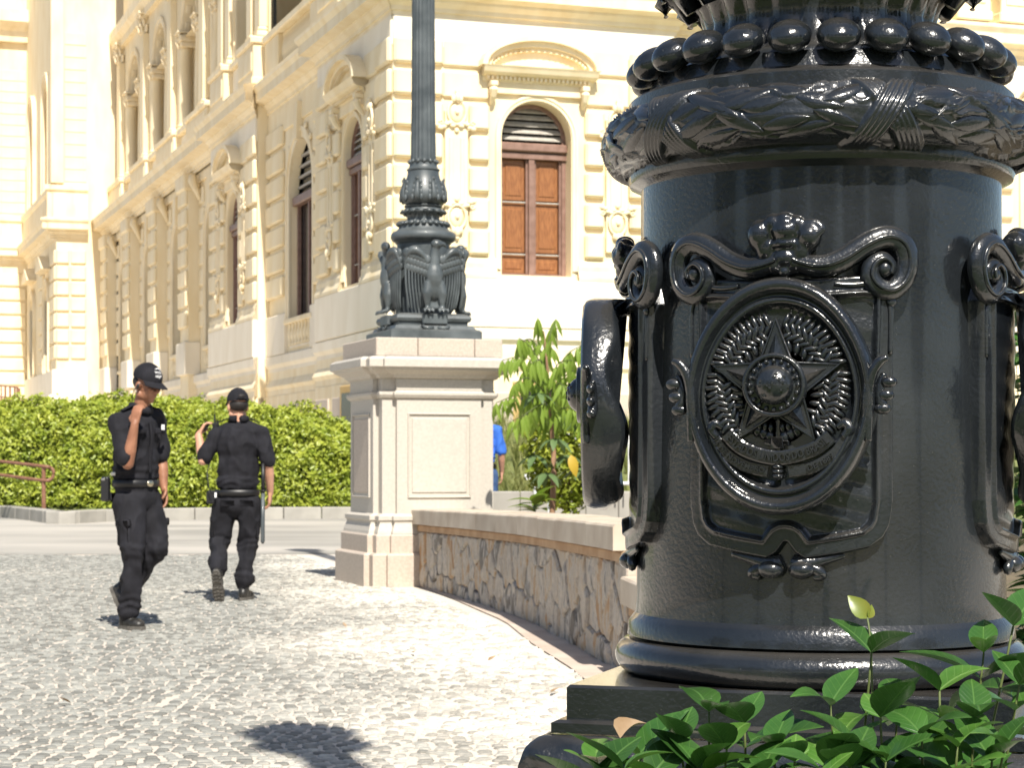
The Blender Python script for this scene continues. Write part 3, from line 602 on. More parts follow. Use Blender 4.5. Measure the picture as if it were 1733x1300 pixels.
# ------------------------------------------------------------------ low curved wall of rough stone with granite coping
mat('wall_joint', (.50, .41, .33), .9, (.58, .49, .40), 8, .3, 40)
def stone_mat():
    m = bpy.data.materials.new('rough_stone'); m.use_nodes = True; n = m.node_tree.nodes; l = m.node_tree.links; p = n['Principled BSDF']; p.inputs['Roughness'].default_value = .75
    g = n.new('ShaderNodeNewGeometry'); mp = n.new('ShaderNodeMapping'); mp.inputs['Scale'].default_value = (5, 5, 2.0); mp.inputs['Rotation'].default_value = (0, .3, 0); l.new(g.outputs['Position'], mp.inputs[0])
    t = n.new('ShaderNodeTexNoise'); t.inputs['Scale'].default_value = 2.4; t.inputs['Detail'].default_value = 10; t.inputs['Roughness'].default_value = .65; t.inputs['Distortion'].default_value = .6; l.new(mp.outputs[0], t.inputs['Vector'])
    r = n.new('ShaderNodeValToRGB'); e = r.color_ramp.elements; e[0].position = .34; e[0].color = (.16, .14, .12, 1); e[1].position = .68; e[1].color = (.38, .23, .12, 1)
    for ps, c in ((.40, (.36, .34, .32)), (.455, (.54, .47, .39)), (.50, (.34, .30, .26)), (.57, (.47, .41, .34)), (.64, (.40, .30, .20))): q = r.color_ramp.elements.new(ps); q.color = (*c, 1)
    oi = n.new('ShaderNodeObjectInfo'); ma = n.new('ShaderNodeMath'); ma.operation = 'MULTIPLY_ADD'; ma.inputs[1].default_value = .3; ma.inputs[2].default_value = -.15; l.new(oi.outputs['Random'], ma.inputs[0])
    ad = n.new('ShaderNodeMath'); l.new(t.outputs['Fac'], ad.inputs[0]); l.new(ma.outputs[0], ad.inputs[1]); l.new(ad.outputs[0], r.inputs[0]); l.new(r.outputs[0], p.inputs['Base Color'])
    t2 = n.new('ShaderNodeTexNoise'); t2.inputs['Scale'].default_value = 22; t2.inputs['Detail'].default_value = 8; l.new(g.outputs['Position'], t2.inputs['Vector'])
    b = n.new('ShaderNodeBump'); b.inputs['Strength'].default_value = .8; b.inputs['Distance'].default_value = .02; l.new(t2.outputs['Fac'], b.inputs['Height']); l.new(b.outputs[0], p.inputs['Normal']); MATS['rough_stone'] = m
stone_mat()
def voronoi(w, h, pts):
    cells = []
    for i, p in enumerate(pts):
        poly = [(0, 0), (w, 0), (w, h), (0, h)]
        for j, q in enumerate(pts):
            if i == j or abs(p[0]-q[0]) > .9: continue
            mx, my = (p[0]+q[0])/2, (p[1]+q[1])/2; nx_, ny_ = q[0]-p[0], (q[1]-p[1]); out = []
            for a, b in zip(poly, poly[1:]+poly[:1]):
                da = (a[0]-mx)*nx_+(a[1]-my)*ny_; db = (b[0]-mx)*nx_+(b[1]-my)*ny_
                if da <= 0: out.append(a)
                if da*db < 0: t = da/(da-db); out.append((a[0]+(b[0]-a[0])*t, a[1]+(b[1]-a[1])*t))
            poly = out
            if len(poly) < 3: break
        if len(poly) >= 3: cells.append(poly)
    return cells
def low_wall(name, path, htop, label, seed, cope_d=.42):
    """path: list of (x,y); stones on the visible side, coping slabs along the top"""
    P = [Vector((x, y, 0)) for x, y in path]; S = [0]
    for a, b in zip(P, P[1:]): S.append(S[-1]+(b-a).length)
    T = S[-1]
    def at(s):
        for i in range(len(P)-1):
            if s <= S[i+1] or i == len(P)-2:
                t = (s-S[i])/(S[i+1]-S[i]); p = P[i].lerp(P[i+1], t); d = (P[i+1]-P[i]).normalized(); return p, Vector((-d.y, d.x, 0))   # normal to the left of travel
    root = thing(name, label, 'wall', P[0]); inv = -P[0]
    def W(s, out, z): p, nn = at(s); q = p+nn*out+inv; return (q.x, q.y, z)
    def H(s): return htop[0]+(htop[1]-htop[0])*s/T
    n = int(T/.25); V = []; Fc = []
    for i in range(n+1):
        s = T*i/n
        for o_, z in ((-.002, 0), (-.002, H(s)-.2), (-.4, H(s)-.2), (-.4, 0)): V.append(W(s, o_, z))
    Fc = [(4*i+k, 4*i+k+1, 4*i+5+k, 4*i+4+k) for i in range(n) for k in range(3)]+[(0, 1, 2, 3), (4*n, 4*n+1, 4*n+2, 4*n+3)]
    obj('wall_core', V, Fc, 'wall_joint', root)
    rr = random.Random(seed); pts = []; s = .1; hh = min(htop)-.2
    while s < T:
        z = rr.uniform(-.05, .1)
        while z < .62: pts.append((s+rr.uniform(-.1, .1), z+rr.uniform(-.06, .06))); z += rr.uniform(.2, .42)
        s += rr.uniform(.15, .25)
    for poly in voronoi(T, .62, pts):
        cx = sum(p[0] for p in poly)/len(poly); cz = sum(p[1] for p in poly)/len(poly); pr = rr.uniform(.010, .034); hs = (H(cx)-.2)/.62
        q = []
        for a, b in zip(poly, poly[1:]+poly[:1]):               # subdivide and roughen the outline
            q.append(a)
            if math.hypot(a[0]-b[0], a[1]-b[1]) > .12: q.append(((a[0]+b[0])/2+rr.uniform(-.012, .012), (a[1]+b[1])/2+rr.uniform(-.012, .012)))
        poly = q; m_ = len(poly); V = []
        for sc, o_ in ((.99, -.01), (.965, pr*.5), (.82, pr)):
            for x, z in poly: x2 = cx+(x-cx)*sc; z2 = cz+(z-cz)*sc; V.append(W(min(T, max(0, x2)), o_+rr.uniform(-.004, .006), z2*hs))
        V.append(W(cx, pr+rr.uniform(-.003, .012), cz*hs))
        Fc = [(k*m_+i, k*m_+(i+1) % m_, (k+1)*m_+(i+1) % m_, (k+1)*m_+i) for k in range(2) for i in range(m_)]+[(2*m_+i, 2*m_+(i+1) % m_, 3*m_) for i in range(m_)]
        obj('stone', V, Fc, 'rough_stone', root)
    def strip(nm, s0, s1, o0, o1, z0, z1, m, k=6, c=.012):
        V = []
        for i in range(k+1):
            s = s0+(s1-s0)*i/k; h = H(s)
            for o_, z in ((o0, h+z0), (o0, h+z1-c), (o0-c, h+z1), (o1+c, h+z1), (o1, h+z1-c), (o1, h+z0)): V.append(W(s, o_, z))
        Fc = [(6*i+j, 6*i+(j+1) % 6, 6*i+6+(j+1) % 6, 6*i+6+j) for i in range(k) for j in range(6)]+[tuple(range(6)), tuple(range(6*k, 6*k+6))]
        obj(nm, V, Fc, m, root)
    strip('brown_band', 0, T, .03, -.38, -.20, -.14, 'brown_band', 14)
    s = 0
    while s < T-.01:
        L = min(rr.choice((.75, .95, 1.15)), T-s); L = T-s if T-s-L < .4 else L
        strip('coping_stone', s+.003, s+L-.003, .075, -cope_d, -.14+rr.uniform(0, .003), rr.uniform(-.003, .003), 'coping_granite'); s += L
    return root
wp = [(wall_x(y), y) for y in np.arange(10.6, 19.5, .4)]
low_wall('stone_wall', wp, (.79, .69), 'rough brown stone wall with pale granite coping running from the stone pedestal', 5)
low_wall('low_stone_wall', [(wall_x(y)+.03, y) for y in np.arange(7.6, 10.59, .37)], (.50, .52), 'lower stepped-down end of stone wall, half hidden behind the big black lamp base', 9)
fy = list(np.arange(6, 19.2, .5)); V = []
for y in fy: V += [(wall_x(y)-.25*min(1, max(.12, (19.4-y)/7)), y, .009), (wall_x(y)+.02, y, .012)]
tag(obj('wall_footing', V, [(2*i, 2*i+1, 2*i+3, 2*i+2) for i in range(len(fy)-1)], 'footing'), kind='structure')
yb = list(np.arange(4.2, 24.3, .6)); V = []
for y in yb: V += [(wall_x(y)+.3 if y < 17.5 else -.35, y, .26), (14, y, .30)]
tag(obj('garden_bed', V, [(2*i, 2*i+1, 2*i+3, 2*i+2) for i in range(len(yb)-1)], 'soil'), kind='structure')
# ------------------------------------------------------------------ granite pedestal of the far lamp
PC = Vector((-.85, 19.08, 0)); PZ = 2.25
ped = thing('stone_pedestal', 'tall pale granite pedestal with panelled sides carrying the eagle lamp', 'pedestal', PC, TH)
def g_stack(prof, hx, hy):
    V = []; Fc = []
    for o_, z in prof: V += [(-hx-o_, -hy-o_, z), (hx+o_, -hy-o_, z), (hx+o_, hy+o_, z), (-hx-o_, hy+o_, z)]
    n = len(prof)
    for j in range(n-1): Fc += [(4*j+k, 4*j+(k+1) % 4, 4*j+4+(k+1) % 4, 4*j+4+k) for k in range(4)]
    Fc += [(3, 2, 1, 0), (4*n-4, 4*n-3, 4*n-2, 4*n-1)]; return V, Fc
def ped_part(nm, prof, m='granite'):
    gs = [g_stack(prof, .525, .525), g_stack([(o_, z+.0015*(i % 2)) for i, (o_, z) in enumerate(prof)], .575, .40), g_stack([(o_, z-.0015*(i % 2)) for i, (o_, z) in enumerate(prof)], .40, .575)]
    obj(nm, *join(*gs), m, ped)
ped_part('base_block', [(.12, -.1), (.12, .285), (.105, .30), (.075, .305), (.075, .46), (.06, .475)], 'pink_granite')
ped_part('base_moulding', [(.06, .476), (.055, .50), (.03, .57), (.03, .585), (.045, .60), (.045, .635), (.0, .66)])
ped_part('dado', [(0, .661), (0, 1.70)])
ped_part('neck_moulding', [(0, 1.701), (.02, 1.71), (.035, 1.735), (.035, 1.755), (.01, 1.77), (.01, 1.78)])
ped_part('frieze', [(.004, 1.781), (.004, 1.88)])
ped_part('cornice', [(.004, 1.881), (.03, 1.89), (.05, 1.92), (.13, 1.96), (.135, 1.975), (.16, 1.985), (.16, 2.05), (.14, 2.07), (.12, 2.078)])
for a in range(4):
    def rot(x, y, z, a=a): c, s = math.cos(a*PI/2), math.sin(a*PI/2); return (x*c-y*s, x*s+y*c, z)
    fr = []
    for (x0, x1, z0, z1) in ((-.30, .30, .80, .815), (-.30, .30, 1.555, 1.57), (-.30, -.285, .815, 1.555), (.285, .30, .815, 1.555)): fr.append(g_box((x0, -.592, z0), (x1, -.570, z1), .004))
    p_ = obj('panel', *xf(join(g_box((-.26, -.586, .845), (.26, -.57, 1.525), .008)), rot), 'granite' if a in (0, 2) else 'pink_granite', ped)
    obj('panel_frame', *xf(join(*fr), rot), 'granite', ped)
for x0, x1 in ((-.60, -.21), (-.205, .33), (.335, .60)): obj('cap_block', *g_box((x0, -.60, 2.079), (x1, .60, PZ), .008), 'pink_granite', ped)
# ------------------------------------------------------------------ cast-iron lamps
def paint_mat(name, col, rough, bstr, coat):
    m = bpy.data.materials.new(name); m.use_nodes = True; n = m.node_tree.nodes; l = m.node_tree.links; p = n['Principled BSDF']
    p.inputs['Base Color'].default_value = (*col, 1); p.inputs['Coat Weight'].default_value = coat; p.inputs['Coat Roughness'].default_value = .08
    tc = n.new('ShaderNodeTexCoord'); a = n.new('ShaderNodeTexNoise'); a.inputs['Scale'].default_value = 150; a.inputs['Detail'].default_value = 2; l.new(tc.outputs['Object'], a.inputs['Vector'])
    b = n.new('ShaderNodeTexNoise'); b.inputs['Scale'].default_value = 6; b.inputs['Detail'].default_value = 6; l.new(tc.outputs['Object'], b.inputs['Vector'])
    v = n.new('ShaderNodeTexVoronoi'); v.inputs['Scale'].default_value = 70; l.new(tc.outputs['Object'], v.inputs['Vector'])
    mr = n.new('ShaderNodeMapRange'); mr.inputs[1].default_value = .3; mr.inputs[2].default_value = .7; mr.inputs[3].default_value = rough-.1; mr.inputs[4].default_value = rough+.16; l.new(b.outputs['Fac'], mr.inputs[0]); l.new(mr.outputs[0], p.inputs['Roughness'])
    r = n.new('ShaderNodeValToRGB'); r.color_ramp.elements[0].position = .35; r.color_ramp.elements[1].position = .8; r.color_ramp.elements[0].color = (*col, 1); r.color_ramp.elements[1].color = (*[c*1.9+.006 for c in col], 1); l.new(b.outputs['Fac'], r.inputs[0]); l.new(r.outputs[0], p.inputs['Base Color'])
    ad = n.new('ShaderNodeMath'); ad.operation = 'MULTIPLY_ADD'; ad.inputs[1].default_value = 2.2; l.new(b.outputs['Fac'], ad.inputs[0]); l.new(a.outputs['Fac'], ad.inputs[2])
    bu = n.new('ShaderNodeBump'); bu.inputs['Strength'].default_value = bstr; bu.inputs['Distance'].default_value = .004; l.new(ad.outputs[0], bu.inputs['Height']); l.new(bu.outputs[0], p.inputs['Normal'])
    sp = n.new('ShaderNodeMapRange'); sp.inputs[1].default_value = .035; sp.inputs[2].default_value = .06; sp.inputs[3].default_value = .35; sp.inputs[4].default_value = 0; l.new(v.outputs['Distance'], sp.inputs[0])
    mx = n.new('ShaderNodeMix'); mx.data_type = 'RGBA'; l.new(sp.outputs[0], mx.inputs[0]); l.new(r.outputs[0], mx.inputs[6]); mx.inputs[7].default_value = (.16, .15, .13, 1); ge = n.new('ShaderNodeNewGeometry'); sn = n.new('ShaderNodeSeparateXYZ'); l.new(ge.outputs['Normal'], sn.inputs[0]); du = n.new('ShaderNodeMapRange'); du.inputs[1].default_value = .55; du.inputs[2].default_value = 1; du.inputs[4].default_value = .5; l.new(sn.outputs['Z'], du.inputs[0]); dm = n.new('ShaderNodeMath'); dm.operation = 'MULTIPLY'; l.new(du.outputs[0], dm.inputs[0]); l.new(b.outputs['Fac'], dm.inputs[1]); m2 = n.new('ShaderNodeMix'); m2.data_type = 'RGBA'; l.new(dm.outputs[0], m2.inputs[0]); l.new(mx.outputs[2], m2.inputs[6]); m2.inputs[7].default_value = (.13, .11, .085, 1); l.new(m2.outputs[2], p.inputs['Base Color'])
    MATS[name] = m
paint_mat('black_paint', (.0085, .0105, .0130), .20, .28, .6)
paint_mat('grey_paint', (.052, .062, .066), .42, .3, .1)
mat('lamp_glass', (.8, .8, .75), .3)
def lobj(name, g, m, parent, ang=None, smooth=True):
    o = obj(name, g[0], g[1], m, parent, smooth)
    if ang: smooth_by_angle(o.data, ang)
    return o
def lamp_upper(root, zb, m, s=1.0, top=5.2, seg=96):
    """everything above the neck: beads, fluted cup, leaf bulb, fluted shaft, lantern"""
    def sc(prof): return [(r*s, zb+z*s) for r, z in prof]
    be = g_ell((0, 0, 0), (.035*s, .0315*s, .0235*s), 18, 12); bm_ = mkmesh('bead', be[0], be[1], m, True)
    for k in range(24): a = 2*PI*k/24; link('bead', bm_, root, (.262*s*math.cos(a), .262*s*math.sin(a), zb), (0, .45, a))
    lobj('fluted_cup', g_lathe(sc([(.235, -.03), (.225, -.005), (.205, .0), (.186, .015), (.174, .04), (.172, .06), (.18, .085), (.2, .11), (.212, .118), (.212, .124)]), 240, lambda a, z: 1+(.045*abs(math.sin(12*a))-.03)*(1 if z > zb-.002 else 0)), m, root)
    for k in range(16):
        a = 2*PI*k/16; g = g_tube([(.196*s, 0, zb+.085*s), (.214*s, 0, zb+.118*s), (.236*s, 0, zb+.128*s), (.246*s, 0, zb+.112*s), (.24*s, 0, zb+.098*s)], [.02*s, .034*s, .034*s, .024*s, .008*s], 10, .5, up=(0, 0, 1))
        lobj('cup_leaf', mv(g, rz=a), m, root)
    lobj('ring', g_lathe(sc([(.19, .125), (.205, .128), (.212, .14), (.205, .153), (.19, .156), (.186, .165), (.2, .17), (.207, .18), (.2, .19), (.18, .195)]), seg), m, root, 50)
    lobj('leaf_bulb', g_lathe(sc([(.18, .195), (.205, .21), (.232, .245), (.242, .285), (.236, .33), (.215, .39), (.188, .45), (.172, .5), (.168, .54), (.178, .548), (.178, .56), (.16, .568), (.15, .60), (.15, .62)]), seg), m, root, 50)
    for k in range(8):
        a = 2*PI*k/8; gs = [g_tube([(r*s, 0, zb+z*s) for r, z in ((.222, .215), (.25, .27), (.252, .32), (.232, .39), (.22, .43), (.235, .455), (.245, .44))], [.03*s, .034*s, .03*s, .024*s, .026*s, .024*s, .01*s], 8, .5, up=(1, 0, 0))]
        for q in range(4):
            zz = .235+q*.05
            for d in (-1, 1): gs.append(g_ell(((.242-.01*q)*s, d*(.05-.007*q)*s, zb+(zz+.02)*s), (.016*s, .02*s, .034*s), 8, 6))
        lobj('acanthus_leaf', mv(join(*gs), rz=a+.2), m, root)
    be2 = g_ell((0, 0, 0), (.022*s, .022*s, .022*s), 10, 8); bm2 = mkmesh('bead', be2[0], be2[1], m, True)
    for k in range(14): a = 2*PI*k/14; link('bead', bm2, root, (.15*s*math.cos(a), .15*s*math.sin(a), zb+.635*s))
    lobj('fluted_shaft', g_lathe([(.142*s, zb+.62*s), (.137*s, zb+.66*s), (.128*s, zb+1.2*s), (.108*s, zb+top-.5), (.13*s, zb+top-.45)], 160, lambda a, z: 1-.07*abs(math.sin(10*a))), m, root)
    lobj('capital', g_lathe([(.12*s, zb+top-.45), (.2*s, zb+top-.3), (.24*s, zb+top-.2), (.16*s, zb+top-.12), (.1*s, zb+top)], 32), m, root)
    lobj('lantern_globe', g_ell((0, 0, zb+top+.22), (.24, .24, .26), 24, 14), 'lamp_glass', root); lobj('finial', g_lathe([(.1, zb+top+.45), (.12, zb+top+.5), (.03, zb+top+.6), (.0, zb+top+.75)], 16), m, root)
def garland(R0, r0, zc, hz, m, root, nth=1500, nps=96):
    th = np.linspace(0, 2*PI, nth, endpoint=False)[:, None]; ps = np.linspace(0, 2*PI, nps, endpoint=False)[None, :]
    d = np.zeros((nth, nps)); arcp = (ps-PI) ; wr = lambda x: (x+PI) % (2*PI)-PI
    rg = np.random.RandomState(4)
    for k in range(44):                                              # wandering twigs
        p0 = rg.uniform(-1.9, 1.9); A = rg.uniform(.12, .4); f = rg.randint(5, 12); ph = rg.uniform(0, 6.28); w = rg.uniform(.035, .06); t0 = rg.uniform(0, 6.28); ln = rg.uniform(.2, .5)
        c = p0+A*np.sin(f*th+ph)+.10*np.sin(31*th+ph)+.05*np.sin(57*th); win = np.exp(-(wr(th-t0)/ln)**6); d = np.maximum(d, .0078*win*np.exp(-(wr(ps-c)/w)**2))
    for k in range(0):                                             # long laurel leaves lying along the ring
        t0 = 2*PI*k/84+rg.uniform(-.03, .03); p0 = rg.uniform(-2.1, 2.1); sl = rg.uniform(-1.6, 1.6); aa = wr(th-t0); bb = wr(ps-p0)-sl*aa; L_ = rg.uniform(.09, .15); W_ = .30
        e = np.clip(1-(aa/L_)**2, 0, 1); q = np.clip(1-np.abs(bb)/(W_*e+1e-6), 0, 1); d = np.maximum(d, np.where(e > 0, .0055*np.sqrt(q)*e**.6-.0022*np.exp(-(bb/.028)**2)*(e > .05)-.0005*np.cos(bb*55+aa*90), 0))
    d += .0007*np.sin(11*ps+3*np.sin(5*th))
    for k in range(6):                                               # crossed ribbons
        t0 = 2*PI*k/6+.98
        for s in (-1, 1):
            q = wr(th-t0)*R0-s*wr(ps-.2)*r0*.62; band = np.clip((.021-np.abs(q))/.003, 0, 1); d = np.where(band > 0, np.maximum(d*(1-band), band*(.0072+.0013*np.cos(q*900))), d)
    rr = r0+d; X = (R0+rr*np.cos(ps))*np.cos(th); Y = (R0+rr*np.cos(ps))*np.sin(th); Z = zc+rr*np.sin(ps)*hz+0*th
    V = np.stack([X, Y, Z], -1).reshape(-1, 3); i, j = np.meshgrid(np.arange(nth), np.arange(nps), indexing='ij'); i2 = (i+1) % nth; j2 = (j+1) % nps
    Fc = np.stack([i*nps+j, i2*nps+j, i2*nps+j2, i*nps+j2], -1).reshape(-1, 4)
    return lobj('garland_ring', (V.tolist(), Fc.tolist()), m, root)
# ---- the near lamp
LC = Vector((.47, 3.12, 0)); LYAW = -R(17.6); BP = 'black_paint'; RD = .2745
lamp = thing('ornate_lamp_base', 'huge glossy black cast-iron lamp base with coat-of-arms cartouche in the foreground', 'street lamp', LC, LYAW)
lobj('drum', g_lathe([(.25, .84), (.293, .842), (.291, .862), (.286, .869), (.281, .875), (.279, .90), (.276, 1.1), (.2725, 1.3), (.272, 1.519), (.28, 1.523), (.289, 1.527), (.292, 1.535), (.290, 1.547), (.27, 1.553)], 192), BP, lamp, 35)
lobj('base_torus', g_lathe([(.27, .784)]+[(.283+.029*math.cos(t), .811+.0275*math.sin(t)) for t in np.linspace(-PI/2, PI/2, 14)]+[(.288, .841)], 192), BP, lamp, 60)
garland(.2885, .0400, 1.588, 1.04, BP, lamp)
def laurel():
    V = []; n = 8
    for i in range(n+1):
        t = i/n; w_ = .0125*math.sin(PI*t**.85)**.8 if 0 < i < n else .0004; x = .078*(t-.5); zc = -x*x/.66; h_ = .0065*math.sin(PI*t)**.5 if 0 < i < n else .001
        V += [(x, -w_, zc-.003), (x, -w_*.55, zc+h_*.8), (x, 0, zc+h_*.45), (x, w_*.55, zc+h_*.8), (x, w_, zc-.003)]
    return V, [(5*i+j, 5*i+5+j, 5*i+6+j, 5*i+1+j) for i in range(n) for j in range(4)]
LRM = mkmesh('laurel_leaf', *laurel(), BP, True); rq = random.Random(8)
for k in range(150):
    th_ = 2*PI*(k+rq.uniform(-.3, .3))/150*1.0; ps_ = (-.85, .2, 1.15, -.3, .7)[k % 5]+rq.uniform(-.15, .15)
    if min(abs((th_-.98-j*PI/3+PI) % (2*PI)-PI) for j in range(7)) < .10: continue
    nrm_ = Vector((math.cos(ps_)*math.cos(th_), math.cos(ps_)*math.sin(th_), math.sin(ps_))); tan_ = Vector((-math.sin(th_), math.cos(th_), 0)); bi_ = nrm_.cross(tan_); t2_ = rq.uniform(.15, .55)*(1 if k % 2 else -1); xd = (tan_*math.cos(t2_)+bi_*math.sin(t2_)); yd = nrm_.cross(xd); M3 = Matrix((xd, yd, nrm_)).transposed()
    link('laurel_leaf', LRM, lamp, Vector((.2885*math.cos(th_), .2885*math.sin(th_), 1.588))+nrm_*.0405, M3.to_euler(), (rq.uniform(.85, 1.2), rq.uniform(.8, 1.1), rq.uniform(.7, 1.1)))
lobj('neck', g_lathe([(.27, 1.624), (.291, 1.627), (.291, 1.650), (.286, 1.655), (.268, 1.659), (.262, 1.663), (.259, 1.674), (.252, 1.686), (.23, 1.690), (.2, 1.692)], 192), BP, lamp, 35)
lamp_upper(lamp, 1.704, BP, 1.0, 4.45)
def sq(prof): return g_stack(prof, 0, 0)
lobj('plinth', sq([(.312, .735), (.312, .781), (.308, .785)]), BP, lamp, smooth=False)
lobj('plinth_step', sq([(.330, .718), (.330, .732), (.322, .736)]), BP, lamp, smooth=False)
def cushion():
    V = []; Fc = []; n = 40; prof = [(.335, .716)]+[(.332+.034*math.sin(t), .677+.039*math.cos(t)) for t in np.linspace(.2, PI-.2, 16)]+[(.335, .636)]
    for hw, z in prof:
        for sd in range(4):
            for i in range(n):
                t = -1+2*i/n; k = len(V); x, y = [(t*hw, -hw), (hw, t*hw), (-t*hw, hw), (-hw, -t*hw)][sd]
                q = .0035*math.sin(t*26+z*160)*math.sin(t*9)+.002*math.sin(t*70-z*90); f_ = 1+q*(1 if .645 < z < .71 else 0)*3; V.append((x*f_, y*f_, z))
    N = 4*n
    for j in range(len(prof)-1):
        for i in range(N): Fc.append((j*N+i, j*N+(i+1) % N, (j+1)*N+(i+1) % N, (j+1)*N+i))
    Fc.append(tuple(range(N))); return V, Fc
lobj('leaf_cushion', cushion(), BP, lamp); lobj('foot_plate', sq([(.375, .60), (.375, .63), (.36, .636)]), BP, lamp, smooth=False)
# cartouche, drawn on the front (-y) and copied to the other three sides
def cyl(x, h, z, R0=RD): a = x/R0; r = R0+h; return (r*math.sin(a), -r*math.cos(a), z)
def pz(v): return CAMZ+(VH-v)/1215
def ph(deg): return R(deg)*RD
half = [(0, 470), (12, 468), (21, 464), (28, 468), (30.5, 500), (30, 600), (30, 850), (29, 890), (27, 912), (23, 930), (16, 939), (8, 947), (5, 950), (2, 938), (0, 921)]
outl = np.array([(ph(a), pz(v)) for a, v in half]+[(-ph(a), pz(v)) for a, v in half[::-1][1:-1]])
def plate():
    nx, nz = 170, 250; gx = np.linspace(-ph(33), ph(33), nx); gz = np.linspace(pz(958), pz(455), nz); X, Z = np.meshgrid(gx, gz); ins = np.zeros(X.shape, bool); D = np.full(X.shape, 9.0); n = len(outl)
    for i in range(n):
        a = outl[i]; b = outl[(i+1) % n]; c = (a[1] > Z) != (b[1] > Z); xc = a[0]+(Z-a[1])/(b[1]-a[1]+1e-12)*(b[0]-a[0]); ins ^= c & (X < xc)
        e = b-a; t = np.clip(((X-a[0])*e[0]+(Z-a[1])*e[1])/(e@e), 0, 1); D = np.minimum(D, np.hypot(X-a[0]-t*e[0], Z-a[1]-t*e[1]))
    D = np.where(ins, D, -D); ss = lambda x: np.clip(x, 0, 1)**2*(3-2*np.clip(x, 0, 1))
    h = -.006+.028*ss((D+.001)/.006); h -= .006*ss((D-.026)/.005); h += .006*np.exp(-((D-.027)/.0032)**2)
    h += .0015*np.sin(40*X+90*Z)*np.sin(70*Z)*(D > .03)
    hole = np.hypot(X, Z-pz(934)); h = np.where(hole < .0055, -.002, h)
    V = [cyl(X[j, i], h[j, i], Z[j, i]) for j in range(nz) for i in range(nx)]; keep = h > -.0059
    Fc = [(j*nx+i, j*nx+i+1, (j+1)*nx+i+1, (j+1)*nx+i) for j in range(nz-1) for i in range(nx-1) if keep[j:j+2, i:i+2].any()]
    return V, Fc
car = lobj('cartouche', plate(), BP, lamp)
def curv(pts, rad, seg=10, flat=.8, h=.024, n=8):
    p = spline([(ph(a), h+(q[0] if q else 0), pz(v)) for a, v, *q in pts], n); k = len(p)
    rr = [rad if not hasattr(rad, '__len__') else float(np.interp(i/(k-1), np.linspace(0, 1, len(rad)), rad)) for i in range(k)]
    return xf(g_tube(p, rr, seg, flat, up=(0, 1, 0)), cyl)
for s in (-1, 1):
    pts = [(2.5, 440), (4.5, 446), (9, 452), (13, 450), (18, 438), (23, 419), (28, 405), (32, 404), (35.4, 418), (36.6, 445), (35.2, 475), (31.5, 492), (27.6, 488), (25.2, 470), (25.9, 449), (28.6, 440), (31, 450), (30.6, 464)]; pts = [(a*.90, v) for a, v in pts]
    g = [curv([(a*s, v) for a, v in pts], [.011, .0155, .0155, .016, .016, .0155, .0145, .013, .011, .008]), curv([(a*s, v, .008) for a, v in pts], [.003, .0035, .0035, .0035, .0035, .0035, .003, .003, .003, .002], 6, 1, .028), xf(g_ell((s*ph(26.3), .026, pz(457)), (.010, .012, .012), 12, 8), cyl)]
    lobj('scroll', join(*g), BP, car)
    g = [curv([(1.2*s, 952), (3*s, 956), (6*s, 954), (10*s, 948), (16*s, 940)], [.012, .014, .012, .008, .004], 10, .8, .012), xf(g_ell((s*ph(4.3), .016, pz(965)), (.018, .016, .013), 12, 8), cyl), curv([(6*s, 960), (8.5*s, 966), (9.5*s, 974), (7.5*s, 977)], [.008, .009, .008, .005], 8, .9, .014)]
    lobj('foot_scroll', join(*g), BP, car)
    pts = [(24, 478), (18, 484), (13, 482)]; lobj('fillet', join(curv([(a*s, v) for a, v in pts], .0035, 6, 1, .024), curv([(26*s, 498), (28.2*s, 520), (28.2*s, 600)], .0035, 6, 1, .022)), BP, car)
lobj('screw', join(xf(g_ell((ph(28.5), .024, pz(512)), (.007, .004, .007), 10, 6), cyl)), BP, car)
# crest of leaves above the shield
lump = [(0, 372, .013, .014, .012), (-3.2, 379, .014, .015, .016), (3.0, 381, .014, .014, .014), (0, 392, .020, .02, .017), (-6.8, 398, .017, .02, .024), (-5.5, 420, .013, .016, .02), (6.4, 402, .017, .02, .02), (0, 414, .022, .017, .008), (4.4, 424, .012, .014, .02), (0, 437, .018, .014, .014), (-3, 448, .012, .012, .014), (3, 448, .012, .012, .014), (-6.5, 450, .014, .010, .010), (6.5, 450, .014, .010, .010), (0, 461, .008, .01, .008)]
g = [xf(g_ell((ph(a), .022, pz(v)), (rx, ry*1.1, rz), 14, 10), cyl) for a, v, rx, ry, rz in lump]+[curv([(8.5, 398, .01), (9.5, 388, .008), (7, 380, .006), (4, 384, .004)], .007), curv([(-9, 404), (-9.5, 390), (-7, 381)], .006)]
cr = voxel(join(*g), .0028, BP, 'crest_leaf', 3); link('crest_leaf', cr, car)
# oval shield standing off the plate, flat
def fl(x, h, z): return (x, -(.285+h), 1.194+z)
SP = [(0, .052), (.4, .052), (.7, .052), (.75, .053), (.775, .06), (.80, .0655), (.825, .063), (.845, .058), (.86, .060), (.89, .070), (.93, .075), (.97, .071), (.985, .066), (1.0, .058), (.997, .04), (.985, .026), (.96, .020)]
V = []; Fc = []; n = 128
for f_, h in SP[1:]:
    for i in range(n): a = 2*PI*i/n; b_ = .1636*(1 if math.sin(a) > 0 else 1.0); V.append(fl(.13*f_*math.cos(a)*(1+.012*math.cos(4*a)), h+(.008*math.sin(3*a)+.006*math.sin(7*a) if f_ in (.985, .96) and h < .03 else 0), b_*f_*math.sin(a)))
for j in range(len(SP)-2):
    for i in range(n): Fc.append((j*n+i, j*n+(i+1) % n, (j+1)*n+(i+1) % n, (j+1)*n+i))
V.append(fl(0, .052, 0)); Fc += [(len(V)-1, i, (i+1) % n) for i in range(n)]; Fc.append(tuple(range((len(SP)-2)*n, (len(SP)-1)*n)))
lobj('shield', (V, Fc), BP, car)
